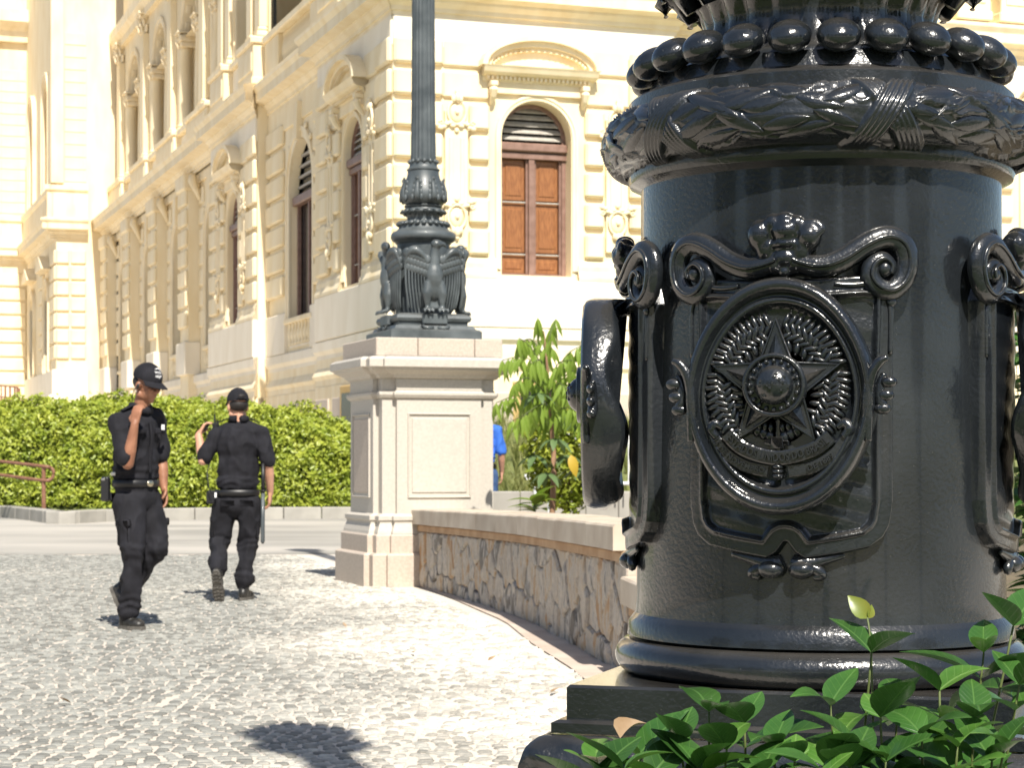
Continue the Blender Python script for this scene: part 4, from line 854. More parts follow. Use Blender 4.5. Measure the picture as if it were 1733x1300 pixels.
def S(u, v): return ((u-1320)/1225, (672-v)/1241)
def ftube(pts, rad, h, seg=8, flat=1, n=6):
    p = spline([(x, h, z) for x, z in pts], n); k = len(p); rr = [rad if not hasattr(rad, '__len__') else float(np.interp(i/(k-1), np.linspace(0, 1, len(rad)), rad)) for i in range(k)]
    return xf(g_tube(p, rr, seg, flat, up=(0, 1, 0)), fl)
for s in (-1, 1):
    lobj('side_volute', join(ftube([(s*.148, .050), (s*.138, .046), (s*.127, .03), (s*.121, .0), (s*.121, -.03), (s*.122, -.062)], [.004, .007, .008, .008, .008, .005], .066), ftube([(s*.142, .03), (s*.136, .01), (s*.139, -.012), (s*.149, -.022)], [.004, .007, .008, .005], .056), *[xf(g_ell((s*(.148-.004*k), .058, .018-.018*k), (.012, .007, .008), 10, 8), fl) for k in range(3)]), BP, car)
SC = (-.0035, .0145); st_ = []
for i in range(10):
    a = PI/2+i*PI/5; r_ = .091 if i % 2 == 0 else .038; st_.append((SC[0]+r_*math.cos(a), SC[1]+r_*math.sin(a)))
g = [xf((lambda q: ([(x, y, z) for x, y, z in q[0]], q[1]))(g_prism(st_, .05, .066)), fl)]
inner = [(SC[0]+(x-SC[0])*.80, SC[1]+(z-SC[1])*.80) for x, z in st_]
V = [(x, .0665, z) for x, z in inner]+[(SC[0], .094, SC[1])]; g.append(xf((V, [(i, (i+1) % 10, 10) for i in range(10)]), fl))
lobj('star', join(*g), BP, car, smooth=False)
o = lobj('star_rim', xf(g_tube([(x, .066, z) for x, z in st_], .0026, 6, 1, up=(0, 1, 0), closed=True), fl), BP, car)
def fring(r0, r1, h0, h1): return ([fl(SC[0]+r*math.cos(a), h, SC[1]+r*math.sin(a)) for r, h in ((r0, h0), (r0, h1), (r0+.002, h1+.0015), (r1-.002, h1+.0015), (r1, h1), (r1, h0)) for a in np.linspace(0, 2*PI, 64, endpoint=False)], [(j*64+i, j*64+(i+1) % 64, (j+1)*64+(i+1) % 64, (j+1)*64+i) for j in range(5) for i in range(64)])
lobj('ring', join(fring(.0375, .0435, .055, .084), fring(.0, .039, .055, .079)), BP, car)
sm_ = g_ell((0, 0, 0), (.0034, .0034, .0034), 8, 6); smm = mkmesh('stud', sm_[0], sm_[1], BP, True)
for k in range(20): a = 2*PI*k/20; link('stud', smm, car, fl(SC[0]+.0333*math.cos(a), .082, SC[1]+.0333*math.sin(a)))
gl = lobj('globe', xf(g_ell((SC[0], .080, SC[1]), (.0272, .022, .0272), 28, 16), fl), BP, car)
rg = random.Random(11)
for k in range(14):
    a = rg.uniform(0, 6.28); r_ = .022*math.sqrt(rg.random()); x, z = SC[0]+r_*math.cos(a), SC[1]+r_*math.sin(a); hh = .080+.022*math.sqrt(max(0, 1-(r_/.0272)**2)); q = [(x+(.0032 if i % 2 == 0 else .0013)*math.cos(PI/2+i*PI/5), z+(.0032 if i % 2 == 0 else .0013)*math.sin(PI/2+i*PI/5)) for i in range(10)]
    lobj('globe_star', xf(g_prism(q, hh-.002, hh+.0012), fl), BP, car, smooth=False)
lf = g_ell((0, 0, 0), (.0042, .006, .0115), 8, 6); lfm = mkmesh('wreath_leaf', lf[0], lf[1], BP, True)
for row, (rr_, n_, tl, L) in enumerate(((.088, 66, .25, 1.1), (.078, 56, -.6, 1.1), (.068, 44, .7, 1.0), (.057, 30, -.4, .9))):
    for k in range(n_):
        a = 2*PI*(k+.37*row)/n_
        if abs((a-1.5*PI+PI) % (2*PI)-PI) < .62: continue
        tipd = min(abs((a-PI/2-j*2*PI/5+PI) % (2*PI)-PI) for j in range(5))
        if tipd < .05+.05*row: continue
        s = 1 if math.cos(a) > 0 else -1; x, y, z = fl(SC[0]+rr_*1.02*math.cos(a), .0575+.002*rg.random(), SC[1]-.002+rr_*1.04*math.sin(a))
        link('wreath_leaf', lfm, car, (x, y, z), (0, -(a-PI/2)+s*tl+rg.uniform(-.15, .15), 0), (1, 1, L*rg.uniform(.85, 1.15)))
def strip(pts, hw, h0, h1, n=6):
    p = spline([(x, 0, z) for x, z in pts], n); V = []; k = len(p)
    for i, q in enumerate(p):
        t = (p[min(i+1, k-1)]-p[max(i-1, 0)]).normalized(); nx_, nz_ = -t.z, t.x
        for e, h in ((-1, h0), (-1, h1), (-.8, h1+.0012), (.8, h1+.0012), (1, h1), (1, h0)): V.append(fl(q.x+nx_*hw*e, h, q.z+nz_*hw*e))
    return (V, [(6*i+j, 6*i+(j+1) % 6, 6*i+6+(j+1) % 6, 6*i+6+j) for i in range(k-1) for j in range(6)]+[tuple(range(6)), tuple(range(6*k-6, 6*k))]), p
def lettering(body, path, size, h, parent):
    cu = bpy.data.curves.new('txt', 'FONT'); cu.body = body; cu.size = size; cu.extrude = .0042; cu.align_x = 'CENTER'; cu.align_y = 'CENTER'; cu.resolution_u = 2; cu.offset = .0001; t = bpy.data.objects.new('txt', cu); COL.objects.link(t)
    dg = bpy.context.evaluated_depsgraph_get(); dg.update(); me = bpy.data.meshes.new_from_object(t.evaluated_get(dg)); bpy.data.objects.remove(t); S_ = [0]
    for a, b in zip(path, path[1:]): S_.append(S_[-1]+(b-a).length)
    T = S_[-1]; xs_ = [v.co.x for v in me.vertices]; wd = max(xs_)-min(xs_); k = min(1, .93*T/wd)
    for v in me.vertices:
        s = T/2+v.co.x*k; i = max(0, min(len(path)-2, sum(1 for q in S_ if q <= s)-1)); t_ = (s-S_[i])/(S_[i+1]-S_[i]); p = path[i].lerp(path[i+1], t_); d = (path[i+1]-path[i]).normalized(); v.co = fl(p.x-d.z*v.co.y, h+v.co.z, p.z+d.x*v.co.y)
    me.materials.clear(); me.materials.append(M_(BP)); me.name = 'lettering'; return link('lettering', me, parent)
g, p = strip([S(1232, 735), S(1262, 762), S(1318, 777), S(1375, 764), S(1408, 741)], .0098, .05, .066, 8); lobj('ribbon', g, BP, car, smooth=False); lettering('ESTADOS UNIDOS DO BRASIL', p, .0158, .0675, car)
g, p = strip([S(1208, 741), S(1228, 768), S(1262, 790), S(1301, 799)], .0088, .05, .061, 8); lobj('ribbon', g, BP, car, smooth=False); lettering('15 DE NOVEMBRO', p, .0105, .0625, car)
g, p = strip([S(1336, 799), S(1378, 792), S(1412, 771), S(1432, 745)], .0088, .05, .061, 8); lobj('ribbon', g, BP, car, smooth=False); lettering('DE 1889', p, .0115, .0625, car)
for s, u in ((-1, 1214), (1, 1428)): lobj('ribbon_curl', ftube([S(u, 742), S(u+s*10, 728), S(u+s*2, 718), S(u-s*10, 726)], [.006, .008, .007, .004], .06), BP, car)
lobj('sword', join(ftube([S(1318, 700), S(1318, 815)], .0045, .056), *[xf(g_ell((S(1318, v)[0], .062, S(1318, v)[1]), (.0085, .008, .004), 10, 6), fl) for v in (792, 800, 808)], xf(g_box((-.02, .055, -.068), (.014, .066, -.0605), .001), fl), xf(g_box((-.0105, .055, -.072), (.0065, .068, -.056), .001), fl)), BP, car)
for s in (-1, 1): lobj('coffee_sprig', join(*[xf(g_ell((SC[0]+s*(.010+.009*k), .056, -.055+.004*k), (.007, .006, .009), 8, 6), fl) for k in range(5)], *[xf(g_ell((SC[0]+s*(.008+.008*k), .058, -.043+.002*k), (.004, .006, .008), 8, 6), fl) for k in range(4)]), BP, car)
def copy_part(o, parent, rz):
    c = o.copy(); COL.objects.link(c); c.parent = parent; c.rotation_euler = (0, 0, rz)
    for ch in list(o.children): q = ch.copy(); COL.objects.link(q); q.parent = c
    return c
for a_ in (PI/2, PI, -R(77)): copy_part(car, lamp, a_)
# granite block under the near lamp
nb = thing('lamp_plinth', 'granite plinth hidden among leaves under the big black lamp base', 'pedestal', LC, LYAW)
obj('block', *g_stack([(.42, -.1), (.42, .30), (.40, .32)], 0, 0), 'pink_granite', nb); obj('cap', *g_stack([(.44, .321), (.46, .36), (.46, .56), (.42, .599)], 0, 0), 'granite', nb)
# ---- the far lamp with eagles
GP = 'grey_paint'; FLC = PC+Vector((.02, 0, PZ))
fl_ = thing('eagle_lamp_post', 'dark grey fluted lamp post ringed by cast eagles on the granite pedestal', 'street lamp', FLC, TH)
fl_.scale = (1, 1, 1.055)
obj('foot_plate', *g_stack([(.435, 0), (.435, .075), (.42, .085), (.39, .095), (.37, .125), (.345, .13)], 0, 0), GP, fl_)
obj('base_block', *g_stack([(.33, .13), (.33, .155), (.35, .165), (.36, .19), (.35, .215), (.33, .225), (.30, .235)], 0, 0), GP, fl_)
lobj('drum', g_lathe([(.27, .23), (.262, .25), (.25, .6), (.247, .86), (.26, .87), (.268, .885)], 64), GP, fl_, 40)
lobj('ring', g_lathe([(.26, .885)]+[(.262+.045*math.cos(t), .93+.046*math.sin(t)) for t in np.linspace(-PI/2, PI/2, 12)]+[(.255, .985), (.235, 1.0), (.225, 1.03)], 64), GP, fl_, 50)
lamp_upper(fl_, 1.045, GP, .87, 5.0, 64)
def wcyl(a, h, z): r = .262+h; return (r*math.sin(a), -r*math.cos(a), z)
def eagle():
    B = []
    B += [g_ell((0, -.345, .56), (.085, .075, .13)), g_ell((0, -.335, .46), (.07, .06, .12)), g_tube([(0, -.34, .66), (.0, -.352, .74), (.006, -.355, .80)], [.06, .045, .042], 10, up=(0, 1, 0)), g_ell((.016, -.37, .835), (.058, .046, .043)), g_tube([(.05, -.375, .84), (.09, -.38, .832), (.106, -.38, .80)], [.028, .02, .005], 8)]
    for s in (-1, 1): B += [g_tube([(s*.055, -.34, .5), (s*.075, -.355, .40), (s*.07, -.36, .31)], [.05, .048, .028], 10, up=(0, 1, 0)), g_tube([(s*.07, -.36, .31), (s*.07, -.37, .255)], [.024, .022], 8, up=(0, 1, 0))]+[g_tube([(s*.07+q*.03, -.37, .262), (s*.07+q*.04, -.42, .258), (s*.07+q*.042, -.435, .235)], [.018, .016, .008], 8) for q in (-1, 0, 1)]
    B += [g_tube([(q*.025, -.32, .40), (q*.035, -.335, .27)], [.02, .024], 6, .6, up=(0, 1, 0)) for q in (-1, 0, 1)]
    body = voxel(join(*B), .009, GP, 'eagle', 3)
    fe = []
    for s in (-1, 1):
        fe.append(('wing_arm', xf(g_tube(spline([(s*.16, .085, .66), (s*.32, .12, .745), (s*.5, .135, .78), (s*.66, .13, .745), (s*.74, .115, .62)], 5), [.028+.012*math.sin(q/20*3) for q in range(21)], 8, 1, up=(0, 1, 0)), wcyl)))
        for k in range(8):
            a0 = .20+.074*k; fe.append(('primary_feather', xf(g_tube(spline([(s*a0, .085+.006*k, .68+.006*k), (s*(a0-.01), .09+.006*k, .50), (s*(a0-.04), .075+.006*k, .36), (s*(a0-.06), .06+.005*k, .25+.012*abs(k-5))], 4), [.021, .022, .023, .024, .024, .023, .023, .022, .022, .021, .02, .016, .006], 6, .55, up=(0, 1, 0)), wcyl)))
        for r_ in range(3):
            for k in range(7): fe.append(('covert_feather', xf(g_ell((s*(.2+.08*k), .115-.008*r_+.005*k, .70-.058*r_+.01*k), (.1, .016, .042), 8, 6), lambda x, y, z: wcyl(x, y, z))))
    return body, [(n_, mkmesh(n_, g_[0], g_[1], GP, True)) for n_, g_ in fe]
eb, ef = eagle()
for k in range(4):
    e = link('eagle', eb, fl_, (0, 0, 0), (0, 0, k*PI/2))
    for n_, me in ef: link(n_, me, e)
    link('plaque', mkmesh('plaque', *g_box((-.12, -.385, .135), (.12, -.33, .225), .008), GP), fl_, rot=(0, 0, k*PI/2)); q = join(*[g_tube([(s*.02, -.39, .105), (s*.07, -.40, .10), (s*.12, -.395, .105), (s*.13, -.395, .125), (s*.11, -.395, .12)], [.015, .02, .022, .016, .01], 8) for s in (-1, 1)])
    link('foot_scroll', mkmesh('foot_scroll', q[0], q[1], GP, True), fl_, rot=(0, 0, k*PI/2))
# ------------------------------------------------------------------ people
mat('black_cloth', (.008, .008, .011), .85, (.014, .014, .019), 14, .25, 160, spec=.3)
mat('black_twill', (.009, .009, .012), .85, (.016, .016, .021), 10, .3, 140, spec=.3)
mat('boot_leather', (.012, .012, .012), .42, (.03, .028, .025), 12, .2, 80)
mat('boot_sole', (.075, .07, .062), .85, (.13, .12, .105), 25, .4, 60)
mat('belt_leather', (.010, .010, .011), .45); mat('radio_plastic', (.012, .012, .014), .4)
mat('skin_tan', (.23, .10, .055), .5, (.33, .155, .09), 14, .08, 60); mat('skin_fair', (.52, .27, .175), .5, (.58, .32, .22), 9, .08, 60)
mat('dark_hair', (.012, .009, .008), .6, bump=.5, bscale=120); mat('buckle', (.62, .56, .42), .3, metal=1); mat('white_print', (.8, .8, .8), .6)
mat('blue_shirt', (.03, .13, .52), .8); mat('denim', (.03, .07, .17), .85, (.05, .1, .22), 20)
mat('lens', (.02, .015, .012), .08, spec=.8); mat('steel', (.5, .5, .5), .3, metal=1)
def cap_(p0, r0, p1, r1, n=10):
    p0, p1 = Vector(p0), Vector(p1); ax = p1-p0; L = ax.length; P = []; Rr = []
    for i in range(5): t = -PI/2+PI/2*i/4; P.append(p0+ax/L*r0*math.sin(t)); Rr.append(max(.0005, r0*math.cos(t)))
    for i in range(5): t = PI/2*i/4; P.append(p1+ax/L*r1*math.sin(t)); Rr.append(max(.0005, r1*math.cos(t)))
    return g_tube(P, Rr, n, up=(.13, .9, .2))
def yawell(c, r, yaw, pitch=0): return g_ell(c, r, 16, 12, Matrix.Rotation(yaw, 3, 'Z') @ Matrix.Rotation(pitch, 3, 'X'))
def fingers(W, d, n, side, curl=.5, spread=.08, sc=1.0):
    """palm and five fingers: W wrist, d towards the knuckles, n palm normal, side +1/-1 where the thumb is"""
    W, d, n = Vector(W), Vector(d).normalized(), Vector(n); n = (n-d*n.dot(d)).normalized(); b = d.cross(n)*side; g = []
    K = W+d*.088*sc
    g += [cap_(W-d*.02, .026*sc, W+d*.02, .024*sc)]
    for q in (-.028, -.010, .010, .027): g.append(cap_(W+d*.012+b*q*.55*sc, .014*sc, K+b*q*sc, .0125*sc))
    for q, L, k in ((.029, .072, .95), (.010, .082, 1), (-.010, .077, 1.05), (-.028, .06, 1.15)):
        p = K+b*q*sc; dd = (d+b*q*spread*12).normalized(); r0 = .0095*sc
        for s, f in enumerate((.45, .31, .24)):
            an = curl*k*(.5 if s == 0 else .95); dd = (dd*math.cos(an)+n*math.sin(an)).normalized(); nn = n; p2 = p+dd*L*f*sc; g.append(cap_(p, r0, p2, r0*.93, 8)); p = p2; r0 *= .93
            n2 = (nn*math.cos(an)-d*math.sin(an)); 
    t0 = W+d*.022*sc+b*.024*sc; t1 = t0+(d*.55+b*.75+n*.35).normalized()*.036*sc; t2 = t1+(d*.9+b*.15+n*(.3+curl*.4)).normalized()*.03*sc; t3 = t2+(d*.8-b*.25+n*(.4+curl*.4)).normalized()*.024*sc
    g += [cap_(t0, .0135*sc, t1, .012*sc, 8), cap_(t1, .0115*sc, t2, .0105*sc, 8), cap_(t2, .0105*sc, t3, .009*sc, 8)]
    return g
def fold(me, amp, fr, seed, axis=(1, 1, .45), zr=None, rings=()):
    off = Vector((seed*3.1, seed*1.7, seed)); me.calc_loop_triangles() if False else None; nrm = [v.normal.copy() for v in me.vertices]
    for v, nn in zip(me.vertices, nrm):
        p = Vector((v.co.x*axis[0], v.co.y*axis[1], v.co.z/axis[2]*.45)); a = noise.noise(p*fr+off); b = noise.noise(p*fr*2.3+off*2); k = (1-3.0*abs(a)**.8)*.65+.35*b
        if zr: k *= zr(v.co)
        for zc, wd, am in rings: k += am/amp*math.sin(95*v.co.z+5*noise.noise(v.co*7+off))*math.exp(-((v.co.z-zc)/wd)**2)
        v.co += nn*amp*k
    me.update(); return me
def frame(f, pitch=0, roll=0):
    f = Vector((f[0], f[1], 0)).normalized(); r = Vector((f.y, -f.x, 0)); u = Vector((0, 0, 1)); F_ = f*math.cos(pitch)+u*math.sin(pitch); U_ = u*math.cos(pitch)-f*math.sin(pitch)
    if roll: r, U_ = r*math.cos(roll)+U_*math.sin(roll), U_*math.cos(roll)-r*math.sin(roll)
    return Matrix((r, F_, U_)).transposed()
def head_shapes(c, H, face=True):
    c = Vector(c); E = lambda p, r, n=14: g_ell(c+H @ Vector(p), r, n, 10, H)
    T = lambda a, ra, b, rb: cap_(c+H @ Vector(a), ra, c+H @ Vector(b), rb)
    return [E((0, -.012, .025), (.074, .094, .095), 20), E((0, .03, -.045), (.058, .062, .07), 16), E((0, .062, -.098), (.026, .024, .02)), E((-.078, -.008, -.022), (.011, .022, .032)), E((.078, -.008, -.022), (.011, .022, .032)), T((0, .085, .012), .010, (0, .109, -.022), .0145), E((-.014, .096, -.027), (.009, .01, .008)), E((.014, .096, -.027), (.009, .01, .008)), E((0, .084, -.058), (.024, .012, .007)), E((0, .084, -.069), (.021, .012, .0065)), E((-.034, .07, -.018), (.024, .018, .02)), E((.034, .07, -.018), (.024, .018, .02)), E((-.03, .078, .022), (.03, .013, .009)), E((.03, .078, .022), (.03, .013, .009)), T((-.045, .0, -.075), .03, (0, .055, -.095), .022), T((.045, .0, -.075), .03, (0, .055, -.095), .022)]
def cap_hat(root, c, H, m='black_cloth'):
    c = Vector(c); tr = lambda g: xf(g, lambda x, y, z: tuple(c+H @ Vector((x, y, z))))
    prof = [(math.cos(t), math.sin(t)) for t in np.linspace(-.12, PI/2-.02, 12)]
    g = g_lathe([(r, z) for r, z in prof], 32, cap=False); g = mv(g, (0, -.012, .04), (.0865, .108, .100)); o = obj('cap', *tr(g), m, root, True)
    # brim
    V = []; Fc = []; n = 14
    for j, q in enumerate((0, .35, .7, 1)):
        for i in range(n+1):
            a = PI*(.12+.76*i/n); x0, y0 = .085*math.cos(a), -.012+.106*math.sin(a); x1, y1 = .088*math.cos(a), -.012+.106*math.sin(a)+.075*math.sin(a)**.7; x, y = x0+(x1-x0)*q, y0+(y1-y0)*q; z = .036-.022*q-.35*x*x/.09*(.3+q*.7)*.35
            V += [(x, y, z), (x, y, z-.004)]
    m_ = n+1
    for j in range(3):
        for i in range(n):
            a, b, c2, d = (j*m_+i)*2, (j*m_+i+1)*2, ((j+1)*m_+i+1)*2, ((j+1)*m_+i)*2; Fc += [(a, b, c2, d), (a+1, d+1, c2+1, b+1)]
    for i in range(n): a = (3*m_+i)*2; Fc.append((a, a+2, a+3, a+1))
    obj('brim', *tr((V, Fc)), m, o, True); obj('button', *tr(g_ell((0, -.012, .139), (.008, .008, .004), 8, 6)), m, o, True)
    st = join(*[g_tube([(.0872*math.cos(t)*math.cos(a), -.012+.1087*math.cos(t)*math.sin(a), .04+.1005*math.sin(t)) for t in np.linspace(0, 1.5, 10)], .0012, 4) for a in np.linspace(.2, .2+2*PI, 6, endpoint=False)]); obj('seam', *tr(st), m, o)
    return o, tr
def boot(root, heel, toe, up, shaft, m='boot_leather', tread=False):
    heel, toe, up = Vector(heel), Vector(toe), Vector(up); f = (toe-heel); L = f.length; f.normalize(); up = (up-f*up.dot(f)).normalized(); s = f.cross(up)
    M = Matrix((s, f, up)).transposed(); P = lambda x, y, z: tuple(heel+M @ Vector((x, y*L/.29, z)))
    E = lambda c, r: xf(g_ell(c, r, 16, 10), P)
    g = [E((0, .05, .05), (.040, .055, .055)), E((0, .12, .045), (.043, .08, .05)), E((0, .20, .035), (.048, .075, .038)), E((0, .235, .032), (.044, .058, .032)), E((0, .10, .075), (.037, .055, .045)), cap_(P(0, .06, .08), .045, shaft, .05)]
    b = link('boot', voxel(join(*g), .007, m, 'boot', 3), root)
    out = []
    for i in range(28):
        a = 2*PI*i/28; y = .145+.155*math.sin(a); wd = .047 if y > .17 else (.036+.011*max(0, (y-.10)/.07) if y > .06 else .038); out.append((math.copysign(abs(math.cos(a))**.55, math.cos(a))*wd, y))
    V = [P(x, y, z) for z in (-.004, .022) for x, y in out]; Fc = [tuple(range(28)), tuple(range(28, 56))[::-1]]+[(i, (i+1) % 28, 28+(i+1) % 28, 28+i) for i in range(28)]; so_ = obj('sole', V, Fc, 'boot_sole', b)
    if tread:
        for k in range(9):
            y = .02+k*.031
            if 3 <= k <= 3: continue
            for sx in (-1, 0, 1): obj('sole_lug', *xf(g_box((sx*.027-.011, y-.009+.006*abs(sx), -.011), (sx*.027+.011, y+.009+.006*abs(sx), -.003), .002), P), 'boot_sole', b)
    for k in range(5): obj('lace', *xf(g_tube([(-.022, .135-.02*k, .086+.012*k), (0, .132-.02*k, .095+.012*k), (.022, .135-.02*k, .086+.012*k)], .003, 5), P), 'black_cloth', b)
    return b
def build_person(label, loc, J, f, skin, shirt, pants, seed, headf=None, hp=0, arms=(.55, .55), group=None, cap=True, hands=True, roll=0):
    root = thing('person', label, 'person', loc, 0, group); yaw = math.atan2(f[1], f[0])+PI/2
    H = frame(headf or f, hp, roll); G = lambda k: Vector(J[k]); up = Vector((0, 0, 1))
    body = head_shapes(J['head'], H)+[cap_(G('neck')-up*.03, .058, G('head')-H @ Vector((0, .012, .07)), .052)]
    body += [yawell(G('chest'), (.145, .085, .17), yaw), yawell(G('pelvis'), (.125, .08, .11), yaw), cap_(G('chest'), .08, G('pelvis'), .08)]
    for s in 'LR':
        body += [cap_(G('chest')+up*.1, .07, G('sh'+s), .055), cap_(G('sh'+s), .052, G('el'+s), .040), cap_(G('el'+s), .041, G('el'+s).lerp(G('wr'+s), .35), .042), cap_(G('el'+s).lerp(G('wr'+s), .35), .042, G('wr'+s), .027)]
        body += [cap_(G('hip'+s), .075, G('kn'+s), .052), cap_(G('kn'+s), .052, G('an'+s), .038)]
        body += fingers(J['wr'+s], J['hd'+s], J['hn'+s], J['ht'+s], J.get('hc'+s, .5))
    link('body', voxel(join(*body), .0062, skin, 'body', 2, .4), root)
    # shirt
    w = G('waist'); sh = [yawell(G('chest')+up*.02, (.180, .122, .20), yaw), yawell((G('chest')+w)/2, (.170, .12, .2), yaw), yawell(w+up*.06, (.174, .125, .10), yaw), yawell(w+up*.015, (.170, .120, .05), yaw)]
    for s in 'LR':
        e = G('sh'+s).lerp(G('el'+s), .86); sh += [cap_(G('neck')-up*.05, .066, G('neck')-up*.012, .064), cap_(G('neck')-up*.045, .062, G('sh'+s)-up*.004, .066), cap_(G('sh'+s), .068, e, .066, 14)]
    fx = Vector((f[0], f[1], 0)).normalized()
    me = fold(voxel(join(*sh), .0085, shirt, 'shirt', 5), .013, 10, seed, (1, 1, .62), None, [(J['waist'][2]+.05, .05, .004)]); so_ = link('shirt', me, root)
    # collar, placket, pocket flaps, epaulettes
    rt = Vector((fx.y, -fx.x, 0)); n0 = G('neck'); col = [n0+fx*(.070*math.cos(a))+rt*(.072*math.sin(a))+up*(.005-.032*max(0, math.cos(a))) for a in np.linspace(-PI*.93, PI*.93, 24)]
    Vc_ = []
    for p in col:
        o_ = (p-n0); o_.z = 0; o_.normalize(); Vc_ += [tuple(p-o_*.006-up*.022), tuple(p-o_*.012+up*.030), tuple(p+o_*.006+up*.028), tuple(p+o_*.016-up*.016)]
    obj('collar', Vc_, [(4*i+j, 4*i+(j+1) % 4, 4*i+4+(j+1) % 4, 4*i+4+j) for i in range(len(col)-1) for j in range(4)]+[(0, 1, 2, 3), tuple(range(4*len(col)-4, 4*len(col)))], shirt, so_, True)
    for s in (-1, 1): p = n0+rt*s*.115-up*.012; obj('epaulette', *g_tube([tuple(p-rt*s*.05+up*.03), tuple(p+up*.012), tuple(p+rt*s*.055-up*.012)], [.02, .024, .018], 6, .25), shirt, so_)
    pl = [G('chest')+fx*.132+up*.13, G('chest')+fx*.150, (G('chest')+w)/2+fx*.138, w+fx*.142+up*.04]; obj('placket', *g_tube([tuple(p) for p in spline([tuple(q) for q in pl], 5)], .014, 6, .35, up=tuple(fx)), shirt, so_, True)
    for s in (-1, 1):
        p = G('chest')+fx*.137+rt*s*.085+up*.055; obj('pocket_flap', *g_tube([tuple(p-rt*.045), tuple(p+fx*.004), tuple(p+rt*.045)], .02, 6, .3, up=tuple(fx)), shirt, so_)
    # trousers
    tr = [yawell(w-up*.055, (.168, .122, .075), yaw), yawell(G('pelvis')-up*.01, (.172, .128, .11), yaw)]
    for s in 'LR':
        a, k, h = G('an'+s), G('kn'+s), G('hip'+s); tr += [cap_(h, .108, h.lerp(k, .5), .098, 14), cap_(h.lerp(k, .5), .098, k, .083, 14), cap_(k, .081, k.lerp(a, .55), .070, 14), cap_(k.lerp(a, .55), .070, a, J.get('cuff', .074), 14)]
    me = fold(voxel(join(*tr), .0085, pants, 'trousers', 4), .015, 9.5, seed+5, (1, 1, .75), lambda c: .5+.9*max(0, min(1, (J['waist'][2]-.1-c.z)/.5)), [(J['knR'][2]-.02, .09, .003), (J['anR'][2]+.06, .06, .006)]); to = link('trousers', me, root)
    for s, sg in (('L', -1), ('R', 1)):
        k = G('hip'+s).lerp(G('kn'+s), .66)+rt*sg*.086; obj('cargo_pocket', *xf(g_box((-.065, -.034, -.085), (.065, -.002, .085), .014), lambda x, y, z: tuple(k+fx*x+rt*sg*y+up*z+fx*(-z)*(J['kn'+s][0]-J['hip'+s][0])*0)), pants, to, True)
        q = k+up*.07+rt*sg*.012; obj('pocket_flap', *xf(g_box((-.07, -.034, -.026), (.07, -.004, .026), .01), lambda x, y, z: tuple(q+fx*x+rt*sg*y+up*z)), pants, to, True)
        q = G('pelvis')-fx*.118+rt*sg*.075+up*.005; obj('rear_flap', *xf(g_box((-.06, -.012, -.025), (.06, .012, .022), .01), lambda x, y, z: tuple(q+rt*x-fx*(y-.1*abs(x))+up*(z-.25*abs(x)*(z < 0)))), pants, to, True)
    bl = [w-up*.03+rt*.178*math.cos(a)+fx*.131*math.sin(a) for a in np.linspace(0, 2*PI, 40, endpoint=False)]; nb_ = len(bl); Vb_ = [tuple(w-up*.03+(p-(w-up*.03))*k_+up*z_) for z_, k_ in ((-.024, .97), (-.023, 1.0), (.023, 1.0), (.024, .97)) for p in bl]
    b = obj('belt', Vb_, [(j*nb_+i, j*nb_+(i+1) % nb_, (j+1)*nb_+(i+1) % nb_, (j+1)*nb_+i) for j in range(3) for i in range(nb_)], 'belt_leather', root, True)
    # the tube's flat side must face outward: squash handled by scale of the section
    q = w-up*.03+fx*.140; obj('buckle', *xf(g_ell((0, 0, 0), (.030, .008, .022), 12, 8), lambda x, y, z: tuple(q+rt*x+fx*y+up*z)), 'buckle', b, True)
    if cap: c_, trh = cap_hat(root, J['head'], H)
    # hair under the cap, eyes, glasses
    c = Vector(J['head']); X = lambda g: xf(g, lambda x, y, z: tuple(c+H @ Vector((x, y, z))))
    obj('hair', *X(join(g_ell((0, -.034, .0), (.078, .077, .060), 20, 12), *([] if cap else [g_ell((0, -.015, .05), (.08, .098, .085), 20, 12)]))), 'dark_hair', root, True)
    for s in (-1, 1):
        obj('eye', *X(g_ell((s*.031, .081, .004), (.012, .008, .006), 10, 6)), 'lens', root, True)
    return root, H, fx, rt
def pos(u, v, S, u0, v0, y): return ((u-u0)/S, y, (v0-v)/S)
# guard by the left: walking to the right, hand at his collar microphone
Y1 = 13.66; S1 = F/Y1; L1 = Vector(((230-U0)/F*Y1, Y1, 0)); f1 = Vector((.80, -.60, 0)); r1 = Vector((-.6, -.8, 0))
q = lambda u, v, y: pos(u, v, S1, 230, 1066, y)
J1 = dict(head=q(251, 651, -.03), neck=q(238, 691, 0), chest=q(231, 745, 0), pelvis=q(231, 842, 0), waist=q(230, 812, 0),
          shR=q(207, 716, -.15), elR=q(229, 786, -.27), wrR=q(241, 722, -.28), hdR=(.12, .12, 1), hnR=(.35, .8, -.1), htR=1, hcR=.8,
          shL=q(257, 709, .14), elL=q(266, 781, .17), wrL=q(272, 826, .12), hdL=(.12, -.15, -1), hnL=(-.7, -.5, 0), htL=-1, hcL=.55,
          hipR=q(221, 852, -.07), knR=q(232, 930, -.12), anR=q(223, 1036, -.10), hipL=q(246, 852, .07), knL=q(263, 928, .02), anL=q(212, 996, .12), cuff=.068)
g1, H1, fx1, rt1 = build_person('guard in black with a lettered cap, walking right with hand at his collar', L1, J1, f1, 'skin_tan', 'black_cloth', 'black_twill', 1, (.83, -.56), -.33, group='uniformed guards')
boot(g1, q(207, 1064, -.06), q(250, 1064, -.16), (0, 0, 1), q(222, 1032, -.10)); boot(g1, q(181, 1000, .16), q(203, 1038, .08), (.9, -.2, .75), q(208, 994, .12))
c = Vector(J1['head']); X = lambda g: xf(g, lambda x, y, z: tuple(c+H1 @ Vector((x, y, z))))
